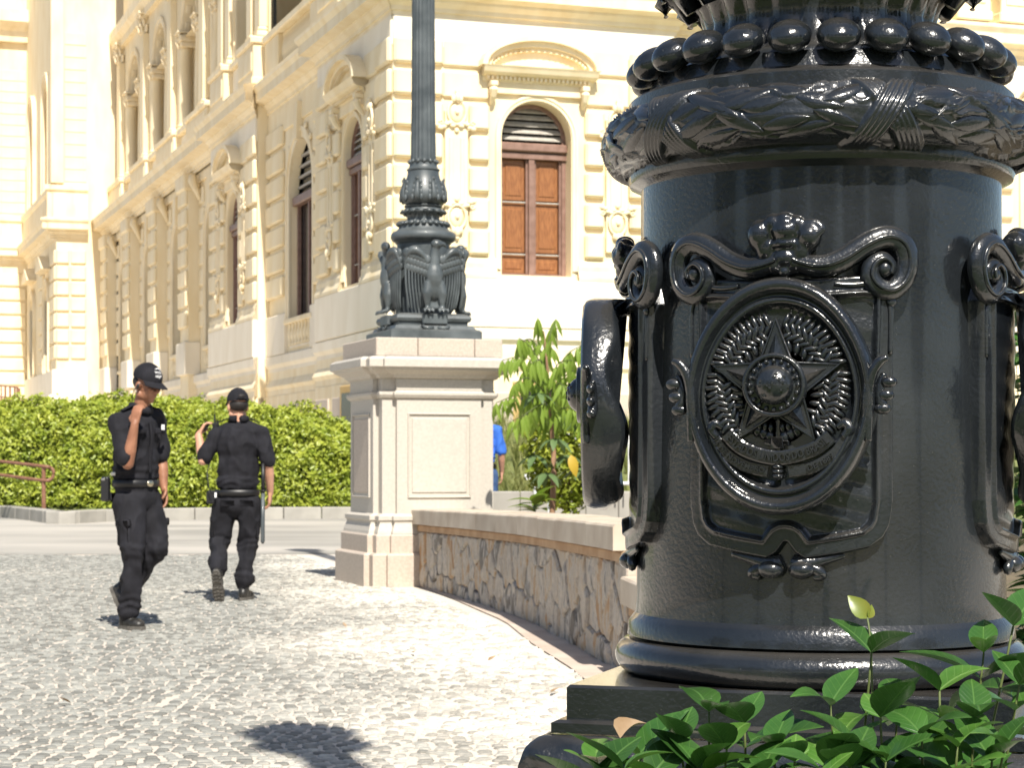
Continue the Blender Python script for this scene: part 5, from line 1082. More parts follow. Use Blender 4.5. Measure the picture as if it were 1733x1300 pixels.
def txt_mesh(body, size, fn, m, name, parent, ext=.0008):
    cu = bpy.data.curves.new('t', 'FONT'); cu.body = body; cu.size = size; cu.extrude = ext; cu.align_x = 'CENTER'; cu.resolution_u = 2; t = bpy.data.objects.new('t', cu); COL.objects.link(t); dg = bpy.context.evaluated_depsgraph_get(); dg.update()
    me = bpy.data.meshes.new_from_object(t.evaluated_get(dg)); bpy.data.objects.remove(t)
    for v in me.vertices: v.co = fn(*v.co)
    me.materials.clear(); me.materials.append(M_(m)); me.name = name; return link(name, me, parent)
hat = [o for o in g1.children if o.name.startswith('cap')][0]
def on_cap(x, y, z):                                                # wrap print on the crown's front
    a = x/.1; t = (y+.045)/.1; return tuple(c+H1 @ Vector((.0895*math.cos(t)*math.sin(a), -.012+(.111+z)*math.cos(t)*math.cos(a), .04+.1025*math.sin(t))))
txt_mesh('Carrer', .030, lambda x, y, z: on_cap(x+.005, y+.012, z), 'white_print', 'cap_print', hat); txt_mesh('Vigilân', .024, lambda x, y, z: on_cap(x+.008, y-.014, z), 'white_print', 'cap_print', hat)
obj('cap_print', *xf(g_tube([(-.058+.1*t, .020+.03*math.sin(PI*(.15+.6*t)), .002) for t in np.linspace(0, 1, 12)], [.001+.003*math.sin(PI*t) for t in np.linspace(0.1, 1, 12)], 5, .5, up=(0, 0, 1)), on_cap), 'white_print', hat)
gl_ = [X(g_tube([(s*.034+.024*math.cos(a), .100, .002+.018*math.sin(a)) for a in np.linspace(0, 2*PI, 16, endpoint=False)], .0022, 5, up=(0, 1, 0), closed=True)) for s in (-1, 1)]+[X(g_tube([(-.01, .101, .005), (.01, .101, .005)], .002, 5)), X(g_tube([(.058, .098, .004), (.078, .04, .002), (.08, -.005, .0)], .002, 5)), X(g_tube([(-.058, .098, .004), (-.078, .04, .002), (-.08, -.005, .0)], .002, 5))]
obj('glasses', *join(*gl_), 'radio_plastic', g1)
obj('earpiece', *X(join(g_ell((.088, .004, -.022), (.010, .012, .02), 10, 8), g_tube([(.086, -.01, -.03), (.08, -.03, -.06), (.06, -.05, -.1), (.05, -.05, -.14)], .003, 5))), 'radio_plastic', g1, True)
w1 = Vector(J1['waist']); up = Vector((0, 0, 1))
p = w1+r1*.15-f1*.13-up*.06; ho = obj('holster', *xf(g_box((-.035, -.022, -.09), (.035, .022, .075), .012), lambda x, y, z: tuple(p+f1*x+r1*y+up*z)), 'radio_plastic', g1); obj('holster_clip', *xf(g_box((-.018, -.027, .05), (.018, .027, .068), .004), lambda x, y, z: tuple(p+f1*x+r1*y+up*z)), 'steel', ho)
p2 = w1+r1*.165-f1*.03+up*.035; obj('radio_clip', *xf(g_box((-.022, -.014, -.012), (.022, .014, .012), .004), lambda x, y, z: tuple(p2+f1*x+r1*y+up*z)), 'steel', g1)
p3 = Vector(J1['chest'])+f1*.165+Vector((.6, .8, 0))*.085+up*.08; obj('name_badge', *xf(g_box((-.014, -.003, -.018), (.014, .003, .018), .002), lambda x, y, z: tuple(p3-r1*x+f1*y+up*z)), 'white_print', g1)
# second guard: seen from behind, radio at his left shoulder, baton at his right hip
Y2 = 16.45; S2 = F/Y2; L2 = Vector(((402-U0)/F*Y2, Y2, 0)); f2 = Vector((-.12, .993, 0)); r2 = Vector((f2.y, -f2.x, 0))
q = lambda u, v, y: pos(u, v, S2, 402, 1019, y)
J2 = dict(head=q(401, 687, .03), neck=q(404, 712, .01), chest=q(404, 757, .0), pelvis=q(402, 852, 0), waist=q(402, 829, 0),
          shL=q(368, 736, .02), elL=q(344, 781, -.02), wrL=q(333, 737, .10), hdL=(.42, .25, .85), hnL=(.9, .2, -.3), htL=1, hcL=.85,
          shR=q(441, 735, .0), elR=q(455, 788, -.03), wrR=q(456, 834, .06), hdR=(-.05, .2, -1), hnR=(-.9, .1, 0), htR=1, hcR=.6,
          hipL=q(382, 856, 0), knL=q(370, 915, .06), anL=q(373, 960, -.16), hipR=q(422, 856, 0), knR=q(418, 918, .05), anR=q(414, 986, .0), cuff=.076)
g2, H2, fx2, rt2 = build_person('stockier guard in black seen from behind, with radio and long baton', L2, J2, f2, 'skin_fair', 'black_cloth', 'black_twill', 4, (-.45, .9), -.05, group='uniformed guards')
boot(g2, q(374, 966, -.30), q(377, 1021, -.17), (0, .93, .37), q(373, 958, -.17), tread=True); boot(g2, q(411, 1017, -.07), q(419, 1017, .19), (0, 0, 1), q(414, 982, .0))
c2 = Vector(J2['head']); hat2 = [o for o in g2.children if o.name.startswith('cap')][0]; X2 = lambda g: xf(g, lambda x, y, z: tuple(c2+H2 @ Vector((x, y, z))))
obj('cap_strap', *X2(g_tube([(.055*math.sin(a), -.012-.113*math.cos(a), .046) for a in np.linspace(-.75, .75, 12)], .013, 6, .3, up=(0, 0, 1))), 'belt_leather', hat2); obj('strap_gap', *X2(g_ell((0, -.108, .066), (.034, .014, .017), 12, 8)), 'dark_hair', hat2, True)
hp_ = Vector(q(347, 716, .15))
ra = thing('handheld_radio', 'black two-way radio with upright antenna at the second guard\'s left shoulder', 'radio', L2+Vector(q(362, 727, .10)))
obj('body', *g_box((-.028, -.018, -.075), (.028, .018, .05), .008), 'radio_plastic', ra); obj('antenna', *g_tube([(-.006, 0, .05), (-.008, 0, .09), (-.006, 0, .19)], [.009, .007, .005], 8), 'radio_plastic', ra); obj('knob', *g_tube([(.014, 0, .05), (.014, 0, .07)], .008, 8), 'radio_plastic', ra)
mi = thing('hand_microphone', 'small black speaker microphone held in the second guard\'s raised hand', 'microphone', L2+Vector(q(344, 722, .13)))
obj('body', *xf(g_box((-.022, -.018, -.04), (.022, .018, .04), .01), lambda x, y, z: (x*.8+z*.5, y, z*.8-x*.5)), 'radio_plastic', mi); obj('cable', *g_tube([tuple(Vector(p)-Vector(q(344, 722, .13))) for p in spline([q(342, 728, .13), q(350, 752, .12), q(353, 785, .05), q(354, 800, -.10), q(357, 822, -.14), q(362, 838, -.13)], 6)], .0045, 6), 'radio_plastic', mi, True)
ba = thing('baton', 'long dark police baton hanging at the second guard\'s right hip', 'baton', L2+Vector(q(447, 790, -.07)))
obj('grip', *g_tube([(0, 0, .02), (0, -.005, -.22)], [.016, .0165], 12), 'belt_leather', ba, True); obj('shaft', *g_tube([(0, -.005, -.2), (0, -.02, -.61), (0, -.02, -.625)], [.0155, .0165, .010], 12), 'grey_paint', ba, True); obj('ring', *g_tube([(.024*math.cos(a), -.003+.024*math.sin(a), -.20) for a in np.linspace(0, 2*PI, 14, endpoint=False)], .006, 6, closed=True), 'belt_leather', ba, True)
for nm, u, v, y in (('pouch', 360, 842, -.06),): obj(nm, *xf(g_box((-.04, -.03, -.06), (.04, .03, .05), .014), lambda x, y_, z: tuple(Vector(q(u, v, y))+Vector((x, y_, z)))), 'radio_plastic', g2)
obj('pocket_tag', *xf(g_box((-.008, -.003, -.02), (.008, .003, .02)), lambda x, y, z: tuple(Vector(q(369, 839, -.135))+Vector((x, y, z)))), 'white_print', g2)
# passer-by in blue, mostly hidden behind the pedestal
Y3 = 23.6; L3 = Vector(((814-U0)/F*Y3, Y3, .1)); 
J3 = dict(head=(0, 0, 1.62), neck=(0, 0, 1.45), chest=(0, 0, 1.26), pelvis=(0, 0, .92), waist=(0, 0, 1.02), shL=(-.18, 0, 1.4), elL=(-.24, 0, 1.12), wrL=(-.22, .1, .9), hdL=(0, .1, -1), hnL=(1, 0, 0), htL=-1, shR=(.18, 0, 1.4), elR=(.235, -.03, 1.13), wrR=(.24, .06, .92), hdR=(0, .1, -1), hnR=(-1, 0, 0), htR=1, hipL=(-.09, 0, .88), knL=(-.1, .1, .48), anL=(-.1, 0, .1), hipR=(.09, 0, .88), knR=(.11, -.05, .48), anR=(.13, -.18, .12), cuff=.07)
g3, _, _, _ = build_person('person in a blue shirt and jeans mostly hidden behind the granite pedestal', L3, J3, Vector((0, 1, 0)), 'skin_fair', 'blue_shirt', 'denim', 8, cap=False)
boot(g3, (-.1, -.06, .0), (-.1, .2, 0), (0, 0, 1), (-.1, 0, .12)); boot(g3, (.13, -.24, .0), (.13, .02, 0), (0, 0, 1), (.13, -.18, .14))
# ------------------------------------------------------------------ vegetation, railings, signs
mat('hedge_leaf', (.17, .25, .022), .4, (.46, .50, .07), 3.5, trans=.28, spec=.5, lo=.25, hi=.7)
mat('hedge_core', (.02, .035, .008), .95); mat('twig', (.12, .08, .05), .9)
mat('tree_leaf', (.18, .30, .03), .45, (.30, .42, .06), 3, trans=.35); mat('schefflera_leaf', (.10, .17, .06), .45, (.17, .24, .10), 3, trans=.25); mat('yellow_leaf', (.55, .38, .04), .5, trans=.3)
mat('shade_leaf', (.03, .09, .018), .3, (.055, .14, .026), 10, .1, 40, trans=.22, rnd=.25); mat('young_leaf', (.16, .24, .03), .35, (.24, .22, .04), 10, trans=.3); mat('brown_leaf', (.22, .14, .07), .8, (.4, .3, .2), 20)
mat('stem', (.09, .12, .03), .6); mat('red_stem', (.16, .07, .03), .7); mat('trunk', (.24, .13, .07), .8, (.33, .2, .12), 20)
mat('blade', (.16, .19, .05), .6, (.32, .32, .11), 2, trans=.25); mat('rust_paint', (.19, .085, .05), .55, (.26, .13, .08), 10); mat('white_paint', (.75, .76, .76), .5)
def veins(name, L, light):
    m = MATS[name]; n = m.node_tree.nodes; l = m.node_tree.links; p = n['Principled BSDF']; src = p.inputs['Base Color'].links[0].from_socket
    tc = n.new('ShaderNodeTexCoord'); sx = n.new('ShaderNodeSeparateXYZ'); l.new(tc.outputs['Object'], sx.inputs[0]); ab = n.new('ShaderNodeMath'); ab.operation = 'ABSOLUTE'; l.new(sx.outputs['Y'], ab.inputs[0])
    rib = n.new('ShaderNodeMapRange'); rib.inputs[1].default_value = L*.008; rib.inputs[2].default_value = L*.022; rib.inputs[3].default_value = 1; rib.inputs[4].default_value = 0; l.new(ab.outputs[0], rib.inputs[0])
    ma = n.new('ShaderNodeMath'); ma.operation = 'MULTIPLY_ADD'; ma.inputs[1].default_value = -.9; l.new(ab.outputs[0], ma.inputs[0]); l.new(sx.outputs['X'], ma.inputs[2]); sc = n.new('ShaderNodeMath'); sc.operation = 'MULTIPLY'; sc.inputs[1].default_value = 2*PI*7.5/L; l.new(ma.outputs[0], sc.inputs[0])
    si = n.new('ShaderNodeMath'); si.operation = 'SINE'; l.new(sc.outputs[0], si.inputs[0]); vr = n.new('ShaderNodeMapRange'); vr.inputs[1].default_value = .86; vr.inputs[2].default_value = 1; vr.inputs[4].default_value = .45; l.new(si.outputs[0], vr.inputs[0])
    mx = n.new('ShaderNodeMath'); mx.operation = 'MAXIMUM'; l.new(rib.outputs[0], mx.inputs[0]); l.new(vr.outputs[0], mx.inputs[1]); mi = n.new('ShaderNodeMix'); mi.data_type = 'RGBA'; sm = n.new('ShaderNodeMath'); sm.operation = 'MULTIPLY'; sm.inputs[1].default_value = .55; l.new(mx.outputs[0], sm.inputs[0]); l.new(sm.outputs[0], mi.inputs[0]); l.new(src, mi.inputs[6]); mi.inputs[7].default_value = (*light, 1); l.new(mi.outputs[2], p.inputs['Base Color'])
    bu = n.new('ShaderNodeBump'); bu.inputs['Strength'].default_value = .5; bu.inputs['Distance'].default_value = L*.012; bu.invert = True; l.new(mx.outputs[0], bu.inputs['Height']); l.new(bu.outputs[0], p.inputs['Normal'])
veins('shade_leaf', .098, (.12, .24, .06)); veins('tree_leaf', .19, (.36, .48, .12))
rn = np.random.RandomState(5)
def leaf_cloud(P, N, size, jit=.7, aspect=.55, fold_=.25):
    """P points, N preferred normals: each leaf is two folded quads"""
    n = len(P); d = rn.normal(size=(n, 3)); nn = N+jit*rn.normal(size=(n, 3)); nn /= np.linalg.norm(nn, axis=1)[:, None]; t = np.cross(nn, d); t /= np.linalg.norm(t, axis=1)[:, None]; b = np.cross(nn, t); s = (size*rn.uniform(.65, 1.3, n))[:, None]; w = s*aspect
    A = P-t*s*.5; Bm = P+t*s*.05+nn*0; C = P+t*s*.5-nn*s*.12; L = Bm+b*w*.5+nn*w*fold_; Rr = Bm-b*w*.5+nn*w*fold_
    V = np.stack([A, L, C, Rr], 1).reshape(-1, 3); k = np.arange(n)[:, None]*4; Fc = np.concatenate([k+[[0, 1, 2]], k+[[0, 2, 3]]], 0)
    return V, Fc
def np_mesh(name, V, Fc, m):
    me = bpy.data.meshes.new(name); me.vertices.add(len(V)); me.vertices.foreach_set('co', V.astype(np.float32).ravel()); k = Fc.shape[1]; me.loops.add(Fc.size); me.loops.foreach_set('vertex_index', Fc.astype(np.int32).ravel()); me.polygons.add(len(Fc)); me.polygons.foreach_set('loop_start', np.arange(0, Fc.size, k, dtype=np.int32)); me.update(calc_edges=True); me.materials.append(M_(m)); return me
# clipped hedge on the bank
hed = thing('clipped_hedge', 'long bright green clipped hedge below the palace facade', 'hedge', (-7, 43.5, 0))
def hedge_top(x): u = U0+x/44.8*F; return CAMZ+(VH-np.interp(u, [-80, 0, 60, 130, 250, 330, 450, 520, 600, 700], [693, 691, 686, 680, 684, 690, 694, 703, 722, 735]))/F*44.8
def hedge_pt(x, t):                       # t 0..1 up the rounded front and over the top
    zt = hedge_top(x); a = np.clip(t/.62, 0, 1); y = np.where(t < .62, 43.0+1.5*a**1.7, 44.5+(t-.62)*5); z = np.where(t < .62, .22+(zt-.3)*np.sin(a*PI/2)**.9, zt-.08+.12*np.sin((t-.62)*8)); return y, z
nL = 52000; x = rn.uniform(-13.6, -2.2, nL); t = rn.uniform(0, 1, nL)**1.15; y, z = hedge_pt(x, t); bump_ = .16*np.array([noise.noise((a*1.1, b*1.1, c*1.3)) for a, b, c in zip(x, y, z)])+.10*np.array([noise.noise((a*3.1, b*3.1, c*3.3)) for a, b, c in zip(x, y, z)])
N = np.stack([np.zeros(nL), -np.cos(t*1.5)*.9-.1, np.sin(t*1.5)+.35], 1); dp = rn.uniform(-.2, .08, nL)+bump_*1.5
P = np.stack([x, y-43.5, z], 1)+N*dp[:, None]; P[:, 0] += 7; sp = rn.uniform(size=nL) > .985; P[sp, 2] += rn.uniform(.05, .22, sp.sum())*(t[sp] > .5)
V, Fc = leaf_cloud(P, N, .115, .8); tag(link('foliage', np_mesh('foliage', V, Fc, 'hedge_leaf'), hed), kind='stuff')
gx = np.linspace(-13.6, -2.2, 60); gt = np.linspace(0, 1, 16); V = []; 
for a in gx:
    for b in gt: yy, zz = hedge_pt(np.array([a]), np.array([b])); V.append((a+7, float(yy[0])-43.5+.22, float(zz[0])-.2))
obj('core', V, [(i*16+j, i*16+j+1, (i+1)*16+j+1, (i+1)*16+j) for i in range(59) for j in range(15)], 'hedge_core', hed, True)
# ornamental grasses on the garden bank (uncountable)
cl = []; Vb = []; Fb = []
for k in range(330):
    cx = rn.uniform(-1.2, 5.2); cy = rn.uniform(25, 43); cz = bank_z(cx, cy); H = rn.uniform(.35, .85)
    for j in range(42):
        a = rn.uniform(0, 2*PI); L = H*rn.uniform(.6, 1.15); ln = rn.uniform(.15, .75); w = .012; ca, sa = math.cos(a), math.sin(a); k0 = len(Vb)
        for q in (0, .4, .75, 1): r_ = ln*L*q*q; zz = L*(q-.35*ln*q**3); ww = w*(1-q*.9); Vb += [(cx+ca*r_-sa*ww, cy+sa*r_+ca*ww, cz+zz), (cx+ca*r_+sa*ww, cy+sa*r_-ca*ww, cz+zz)]
        Fb += [(k0+2*i, k0+2*i+1, k0+2*i+3, k0+2*i+2) for i in range(3)]
tag(obj('ornamental_grass', Vb, Fb, 'blade'), 'tufted ornamental grass covering the garden bank behind the stone wall', 'grass', kind='stuff')
def g_leaf(L, W, bend=.3, cup=.15, n=6, tip=1.4):
    """pointed leaf blade along +x, folded a little along the midrib and drooping"""
    V = []; Fc = []
    for i in range(n+1):
        t = i/n; w = W*.5*(math.sin(PI*min(1, t**.8)))**.85*(1-.12*t) if 0 < i < n else .0006; x = L*(t-.08*bend*t*t); z = -bend*L*.6*t*t+.02*L*math.sin(PI*t)
        V += [(x, -w, z+cup*w), (x, 0, z), (x, w, z+cup*w)]
    for i in range(n): a = 3*i; Fc += [(a, a+3, a+4, a+1), (a+1, a+4, a+5, a+2)]
    return V, Fc
def orient(d, up=(0, 0, 1), roll=0):
    x = Vector(d).normalized(); u = Vector(up); y = u.cross(x)
    if y.length < .05: y = Vector((0, 1, 0)).cross(x)
    y.normalize(); z = x.cross(y); M = Matrix((x, y, z)).transposed() @ Matrix.Rotation(roll, 3, 'X'); return M.to_euler()
# young tree with drooping compound leaves
TB = px(930, 855, 17.4); TB.z = .25
yt = thing('young_tree', 'slender young tree with drooping bright green leaflets behind the stone wall', 'tree', TB)
ty = TB.y; rel = lambda u, v, dy=0: tuple(px(u, v, ty+dy)-TB)
obj('trunk', *g_tube(spline([(0, 0, -.1), rel(937, 800), rel(935, 745), rel(930, 680), rel(925, 610), rel(920, 560)], 5), [.028-.0009*i for i in range(26)], 8), 'trunk', yt, True)
LFM = [mkmesh('leaflet', *g_leaf(.19, .038, b, .25), 'tree_leaf', True) for b in (.25, .5)]; rr = random.Random(21)
def frond(pts, n, L=1.0, m=None):
    P = spline([Vector(p) for p in pts], 6); obj('rachis', *g_tube(P, [.008-.005*i/len(P) for i in range(len(P))], 5), 'stem', yt, True); k = len(P)
    for i in range(n):
        t = .18+.82*i/(n-1); p = P[min(k-1, int(t*(k-1)))]
        for s in (-1, 1): link('leaflet', m or rr.choice(LFM), yt, p, orient((s*rr.uniform(.1, .42)+rr.uniform(-.1, .1), rr.uniform(-.3, .3), -1), (0, -1, 0), rr.uniform(-.5, .5)), (L*rr.uniform(.8, 1.15),)*3)
for pts, n in (([rel(924, 600), rel(915, 560), rel(910, 538, -.1)], 5), ([rel(924, 600), rel(932, 562), rel(941, 540, .1)], 6), ([rel(926, 630), rel(895, 585, -.1), rel(878, 572, -.2)], 6), ([rel(926, 640), rel(890, 605, .1), rel(850, 610, .2)], 9), ([rel(927, 650), rel(960, 600, .1), rel(990, 583, .1)], 8), ([rel(928, 665), rel(965, 630, -.2), rel(990, 625, -.3)], 8), ([rel(928, 670), rel(895, 640, -.3), rel(870, 650, -.4)], 8), ([rel(929, 690), rel(880, 670, -.2), rel(840, 682, -.3)], 9), ([rel(930, 700), rel(970, 665, .2), rel(1000, 668, .3)], 7), ([rel(928, 640), rel(915, 610, -.4), rel(900, 615, -.6)], 7), ([rel(930, 690), rel(945, 650, -.4), rel(960, 660, -.6)], 7), ([rel(927, 620), rel(930, 590, .3), rel(935, 590, .5)], 5), ([rel(928, 660), rel(905, 625, .3), rel(885, 630, .5)], 8), ([rel(930, 700), rel(960, 690, -.2), rel(985, 700, -.3)], 7), ([rel(929, 680), rel(905, 690, -.4), rel(885, 705, -.5)], 6), ([rel(931, 720), rel(900, 700, .2), rel(868, 712, .3)], 8), ([rel(931, 730), rel(955, 705, .3), rel(985, 715, .3)], 7), ([rel(928, 650), rel(945, 615, -.3), rel(970, 610, -.4)], 7), ([rel(925, 610), rel(900, 575, .2), rel(880, 580, .3)], 6)): frond(pts, n)
SLM = mkmesh('palmate_leaf', *g_leaf(.21, .075, .45, .2), 'schefflera_leaf', True); YLM = mkmesh('yellow_leaf', *g_leaf(.2, .09, .4, .2), 'yellow_leaf', True)
for u, v, dy in ((912, 665, -.3), (938, 742, -.3), (960, 770, .1), (905, 770, 0), (985, 790, .2), (975, 705, .1), (925, 800, -.2), (950, 700, .3)):
    p = Vector(rel(u, v, dy)); a0 = rr.uniform(0, 6)
    obj('petiole', *g_tube([Vector(rel(934, v+25)), (Vector(rel(934, v+10))+p)/2, p], .005, 5), 'stem', yt)
    for k in range(7): a = a0+2*PI*k/7; link('palmate_leaf', SLM, yt, p, orient((math.cos(a), math.sin(a)*.8, -.35), (0, 0, 1)), (rr.uniform(.7, 1.1),)*3)
for u, v in ((966, 770),): link('yellow_leaf', YLM, yt, rel(u, v, -.2), orient((rr.uniform(-.4, .4), -.3, -1), (0, -1, 0)))
pl = thing('broadleaf_plant', 'low broad-leaved plant with glossy leaves just behind the stone wall coping', 'plant', px(905, 858, 16.9)); BLM = mkmesh('leaf', *g_leaf(.26, .15, .4, .2), 'tree_leaf', True); obj('stem', *g_tube([(0, 0, -.35), (0, 0, .05)], .012, 6), 'stem', pl)
for k in range(12): a = rr.uniform(0, 6.28); link('leaf', BLM, pl, (0, 0, rr.uniform(-.05, .08)), orient((math.cos(a), math.sin(a), rr.uniform(.1, 1.1))), (rr.uniform(.6, 1.0),)*3)
gs_ = thing('garden_shrub', 'rounded green shrub behind the young tree in the garden', 'shrub', px(960, 800, 20.2)); n_ = 2600; d_ = rn.normal(size=(n_, 3)); d_ /= np.linalg.norm(d_, axis=1)[:, None]; P = d_*(rn.uniform(.3, 1, n_)**.5)[:, None]*np.array([.42, .35, .55])*(1+.25*np.array([noise.noise((a*3, b*3, c*3)) for a, b, c in d_]))[:, None]+np.array([0, 0, .15]); V, Fc = leaf_cloud(P, d_, .085, .8); link('foliage', np_mesh('foliage', V, Fc, 'hedge_leaf'), gs_); obj('stem', *g_tube([(0, 0, -.6), (0, 0, .1)], .03, 6), 'twig', gs_)
# white pipe fence and little signs in the garden
wf = thing('white_garden_fence', 'white pipe fence with thin pickets in the garden behind the young tree', 'fence', px(930, 850, 22.5)); b0 = px(930, 850, 22.5); rf = lambda u, v, dy=0: tuple(px(u, v, 22.5+dy)-b0)
obj('rail', *g_tube([rf(925, 824), rf(1075, 818)], .022, 8), 'white_paint', wf); obj('post', *g_tube([rf(931, 824), rf(930, 872)], .028, 8), 'white_paint', wf); obj('rail', *g_tube([rf(960, 742, .4), rf(1075, 740, .4)], .02, 8), 'white_paint', wf)
for k in range(8): obj('picket', *g_tube([rf(966+14*k, 742, .3), rf(966+14*k, 822, .3)], .009, 6), 'white_paint', wf)
for (u, v0, v1, w_), lb in zip(((906, 742, 822, 1), (961, 722, 770, .8), (935, 715, 760, .6)), ('white plant marker post with side board left of the young tree trunk', 'small white plant marker beside the lamp in the garden', 'tiny white plant marker among the leaves of the young tree')):
    b1 = px(u, v1+30, 21.5); sg = thing('plant_marker', lb, 'marker', b1, group='white plant markers'); obj('post', *g_tube([(0, 0, 0), tuple(px(u, v0, 21.5)-b1)], .02*w_, 8), 'white_paint', sg); t_ = px(u-9*w_, v0+(66 if w_ == 1 else 4), 21.5)-b1; obj('board', *g_box((t_.x-.06*w_, -.04, t_.z-.03*w_), (t_.x+.06*w_, -.02, t_.z+.03*w_), .004), 'white_paint', sg)
ek = thing('garden_edging', 'pale concrete edging blocks along the foot of the grassy garden bank', 'edging', px(960, 850, 23)); 
for k in range(9): obj('edging_block', *g_box((-.9+k*.37, 0, -.3), (-.535+k*.37, .12, .12), .01), 'kerb', ek)
# brown handrail by the kerb and fence behind the hedge, far left
hr = thing('pipe_handrail', 'brown double pipe handrail with rounded end in front of the hedge', 'handrail', px(74, 866, 40.5)); b0 = px(74, 866, 40.5); rh = lambda u, v, dy=0: tuple(px(u, v, 40.5+dy)-b0)
obj('rail', *g_tube(spline([rh(-60, 774, 2), rh(0, 781, 1), rh(70, 789), rh(86, 792), rh(91, 801), rh(86, 811), rh(70, 813), rh(0, 804, 1), rh(-60, 798, 2)], 6), .034, 8), 'rust_paint', hr, True); obj('post', *g_tube([rh(74, 790), rh(74, 868)], .042, 8), 'rust_paint', hr)
b0 = px(20, 700, 56); bf = thing('iron_fence', 'brown iron picket fence rising above the hedge at the far left edge', 'fence', b0); rb = lambda u, v, dy=0: tuple(px(u, v, 56+dy)-b0)
for u, w_ in ((2, .02), (9, .03), (17, .03), (25, .03), (31, .06), (-6, .02), (-14, .02)): obj('picket', *g_tube([rb(u, 654 if w_ < .05 else 657), rb(u, 730)], w_, 6), 'rust_paint', bf)
for v in (653, 672, 684): obj('rail', *g_tube([rb(-30, v-4), rb(31, v+3)], .025, 6), 'rust_paint', bf)
# foreground shrub under and around the near lamp
def shrub(name, label, base, stems, meshes, seed, n_pairs=(4, 6), L=(.8, 1.2), m_stem='stem', lean=1.0):
    root = thing(name, label, 'shrub', base); q = random.Random(seed)
    for (tx, ty_, tz) in stems:
        top = Vector((tx, ty_, tz))-Vector(base); st_ = Vector((top.x*.3, top.y*.3, .0)); P = spline([st_, st_.lerp(top, .5)+Vector((q.uniform(-.03, .03), q.uniform(-.03, .03), .03)), top], 8); k = len(P)
        obj('stem', *g_tube(P, [.0032-.002*i/k for i in range(k)], 6), m_stem, root, True); n = q.randint(*n_pairs); a0 = q.uniform(0, 6)
        for i in range(n):
            t = 1-.42*(i/n)**1.1; p = P[min(k-1, int(t*(k-1)))]; a0 += 1.75+q.uniform(-.4, .4); el = .75 if i == 0 else q.uniform(-.05, .5)
            for s in (0, PI): 
                a = a0+s; d = Vector((math.cos(a), math.sin(a), el)); link('leaf', q.choice(meshes), root, p, orient(d, (0, 0, 1), q.uniform(-.35, .35)), (q.uniform(*L)*(.72 if i == 0 else 1),)*3)
    return root
FLM = [mkmesh('leaf', *g_leaf(.098, .056, b, c, 8), 'shade_leaf', True) for b, c in ((.25, .3), (.5, .2), (.1, .35), (.75, .25))]
mat('fresh_leaf', (.06, .16, .025), .34, (.11, .23, .04), 14, .1, 40, trans=.25, rnd=.2); veins('fresh_leaf', .098, (.2, .34, .09))
FLM += [mkmesh('leaf', *g_leaf(.088, .044, .55, .4, 8), 'fresh_leaf', True), mkmesh('leaf', *g_leaf(.07, .046, .2, .15, 8), 'fresh_leaf', True)]
def fp(u, v, Y): return tuple(px(u, v, Y))
shrub('foreground_shrub', 'leafy green shrub in the bottom right corner below the black lamp base', (.42, 2.45, .0), [fp(1475, 1105, 2.35), fp(1405, 1195, 2.3), fp(1520, 1190, 2.28), fp(1590, 1170, 2.3), fp(1490, 1215, 2.2), fp(1650, 1215, 2.25), fp(1560, 1245, 2.2), fp(1440, 1255, 2.22), fp(1620, 1265, 2.15), fp(1700, 1265, 2.15), fp(1500, 1290, 2.15), fp(1665, 1105, 2.4), fp(1715, 1060, 2.45), fp(1725, 1160, 2.35)]+[fp(1390+rr.uniform(0, 350), 1250+rr.uniform(0, 90), 2.08+rr.uniform(0, .25)) for _ in range(6)], FLM, 31)
shrub('low_shrub', 'spreading green shrub along the bottom edge in front of the lamp plinth', (.26, 2.4, .0), [fp(1200, 1205, 2.32), fp(1260, 1225, 2.3), fp(1150, 1255, 2.25), fp(1080, 1280, 2.25), fp(1230, 1270, 2.2), fp(1310, 1265, 2.25), fp(1345, 1290, 2.2), fp(1010, 1300, 2.2), fp(1180, 1300, 2.2), fp(1400, 1300, 2.2), fp(1290, 1310, 2.18), fp(1100, 1320, 2.2)]+[fp(960+rr.uniform(0, 440), 1305+rr.uniform(-5, 50), 2.05+rr.uniform(0, .2)) for _ in range(9)], FLM, 47)
ts = thing('young_shoot', 'single pale young leaf on a thin shoot above the foreground shrub', 'plant', fp(1478, 1180, 2.36)); b0 = Vector(fp(1478, 1180, 2.36)); YM = mkmesh('leaf', *g_leaf(.036, .024, .3, .3), 'young_leaf', True)
obj('stem', *g_tube(spline([(0, 0, -.05), tuple(Vector(fp(1474, 1100, 2.37))-b0), tuple(Vector(fp(1468, 1046, 2.38))-b0)], 5), .0013, 5), 'stem', ts); link('leaf', YM, ts, Vector(fp(1470, 1047, 2.38))-b0, orient((-.75, .1, .9), (0, -1, .2)))
link('leaf', YM, ts, Vector(fp(1470, 1047, 2.38))-b0, orient((.4, .3, 1), (0, -1, .2), .5), (.5, .5, .5))
cl_ = thing('withered_leaf', 'curled pale brown dead leaf lying on the low shrub by the plinth', 'leaf', fp(1050, 1250, 2.26)); V, Fc = g_leaf(.04, .026, 1.2, 1.2); obj('blade', V, Fc, 'brown_leaf', cl_, True, rot=(.4, -.9, .5))
BLM2 = [mkmesh('leaf', *g_leaf(.10, .058, b, .25), 'shade_leaf', True) for b in (.3, .6)]
shrub('background_shrub', 'tall dark green shrub behind the lamp at the right edge', (1.85, 6.6, .0), [fp(1728+rr.uniform(-18, 110), v, 6.6+rr.uniform(-.4, .6)) for v in (420, 450, 480, 540, 580, 620, 680, 720, 780, 840, 880, 930, 960, 1000, 1030, 1080, 1120) for _ in (0, 1, 2)], BLM2, 66, (7, 10), (.9, 1.4), lean=.5)

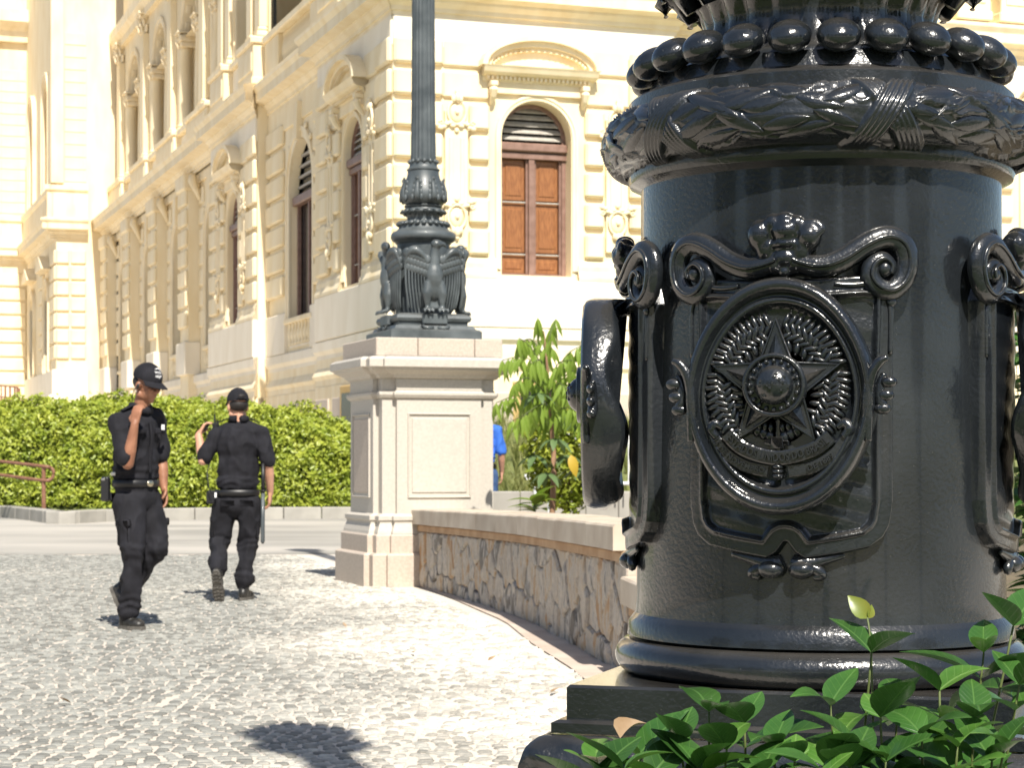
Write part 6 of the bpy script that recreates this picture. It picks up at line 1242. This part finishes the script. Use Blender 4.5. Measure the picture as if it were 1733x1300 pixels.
# trees added unseen behind the viewer so the glossy lamp mirrors something dark
mat('reflection_tree_leaf', (.03, .065, .015), .5, (.06, .11, .025), 1, trans=.2); mat('bark', (.11, .085, .065), .9, (.16, .13, .1), 6, .4, 30)
for k, (x, y, h, r_) in enumerate(((-13, -10, 8.5, 3.4), (-7.5, -14, 9.5, 3.6), (-1.5, -16, 9.5, 3.6), (4.5, -15.5, 9.5, 3.6), (10, -12.5, 9, 3.5), (14, -6.5, 8.5, 3.3), (-16.5, -3.5, 8.5, 3.2))):
    lb = ('broad green tree added out of view, far behind the viewer on the left', 'round green tree added out of view behind the viewer, second from the left', 'tall green tree added out of view straight behind the viewer', 'tall green tree added out of view behind the viewer, just right of centre', 'round green tree added out of view behind the viewer towards the right', 'broad green tree added out of view beyond the lamp side', 'broad green tree added out of view at the far left')[k]
    t_ = thing('reflection_tree', lb, 'tree', (x, y, 0), group='unseen trees added for reflections'); obj('trunk', *g_tube(spline([(0, 0, -.1), (.1, 0, 1.5), (-.05, .1, 3), (.1, 0, h*.6)], 4), [.26-.012*i for i in range(13)], 8), 'bark', t_, True)
    for j in range(5): a = j*1.3+k; obj('limb', *g_tube([(0, 0, 2.4+.3*j), (r_*.4*math.cos(a), r_*.4*math.sin(a), 3.6+.3*j), (r_*.75*math.cos(a), r_*.75*math.sin(a), 4.6+.3*j)], [.1, .07, .03], 6), 'bark', t_)
    n_ = 5200; d_ = rn.normal(size=(n_, 3)); d_ /= np.linalg.norm(d_, axis=1)[:, None]; rad = rn.uniform(.35, 1, n_)**.5*(.8+.35*np.array([noise.noise((a*2+k, b*2, c*2)) for a, b, c in d_])); P = d_*rad[:, None]*np.array([r_, r_, (h-1.2)/2])+np.array([0, 0, 1.3+(h-1.2)/2]); V, Fc = leaf_cloud(P, d_, .34, .8); link('crown', np_mesh('crown', V, Fc, 'reflection_tree_leaf'), t_)

# a few fallen leaves on the paving
DLM = mkmesh('blade', *g_leaf(.055, .03, -.5, .5), 'brown_leaf', True)
for u, v, lb in ((826, 1119, 'small dry leaf on the paving midway between the guards and the lamp'), (932, 1172, 'small dry leaf on pale sandy paving left of the lamp plinth'), (700, 1105, 'tiny dry leaf on the paving in front of the granite pedestal'), (585, 1062, 'tiny dry leaf on the paving just left of the pedestal foot'), (1137, 996, 'dry leaf caught on the pink strip at the foot of the wall'), (120, 1190, 'dry leaf on the grey setts near the lower left corner')):
    p = ground(u, v, .02) if u < 1100 else ground(985, 1090, .02); o = thing('fallen_leaf', lb, 'leaf', p, group='fallen leaves'); link('blade', DLM, o, rot=(rr.uniform(-.3, .3), rr.uniform(-.3, .1), rr.uniform(0, 6)))
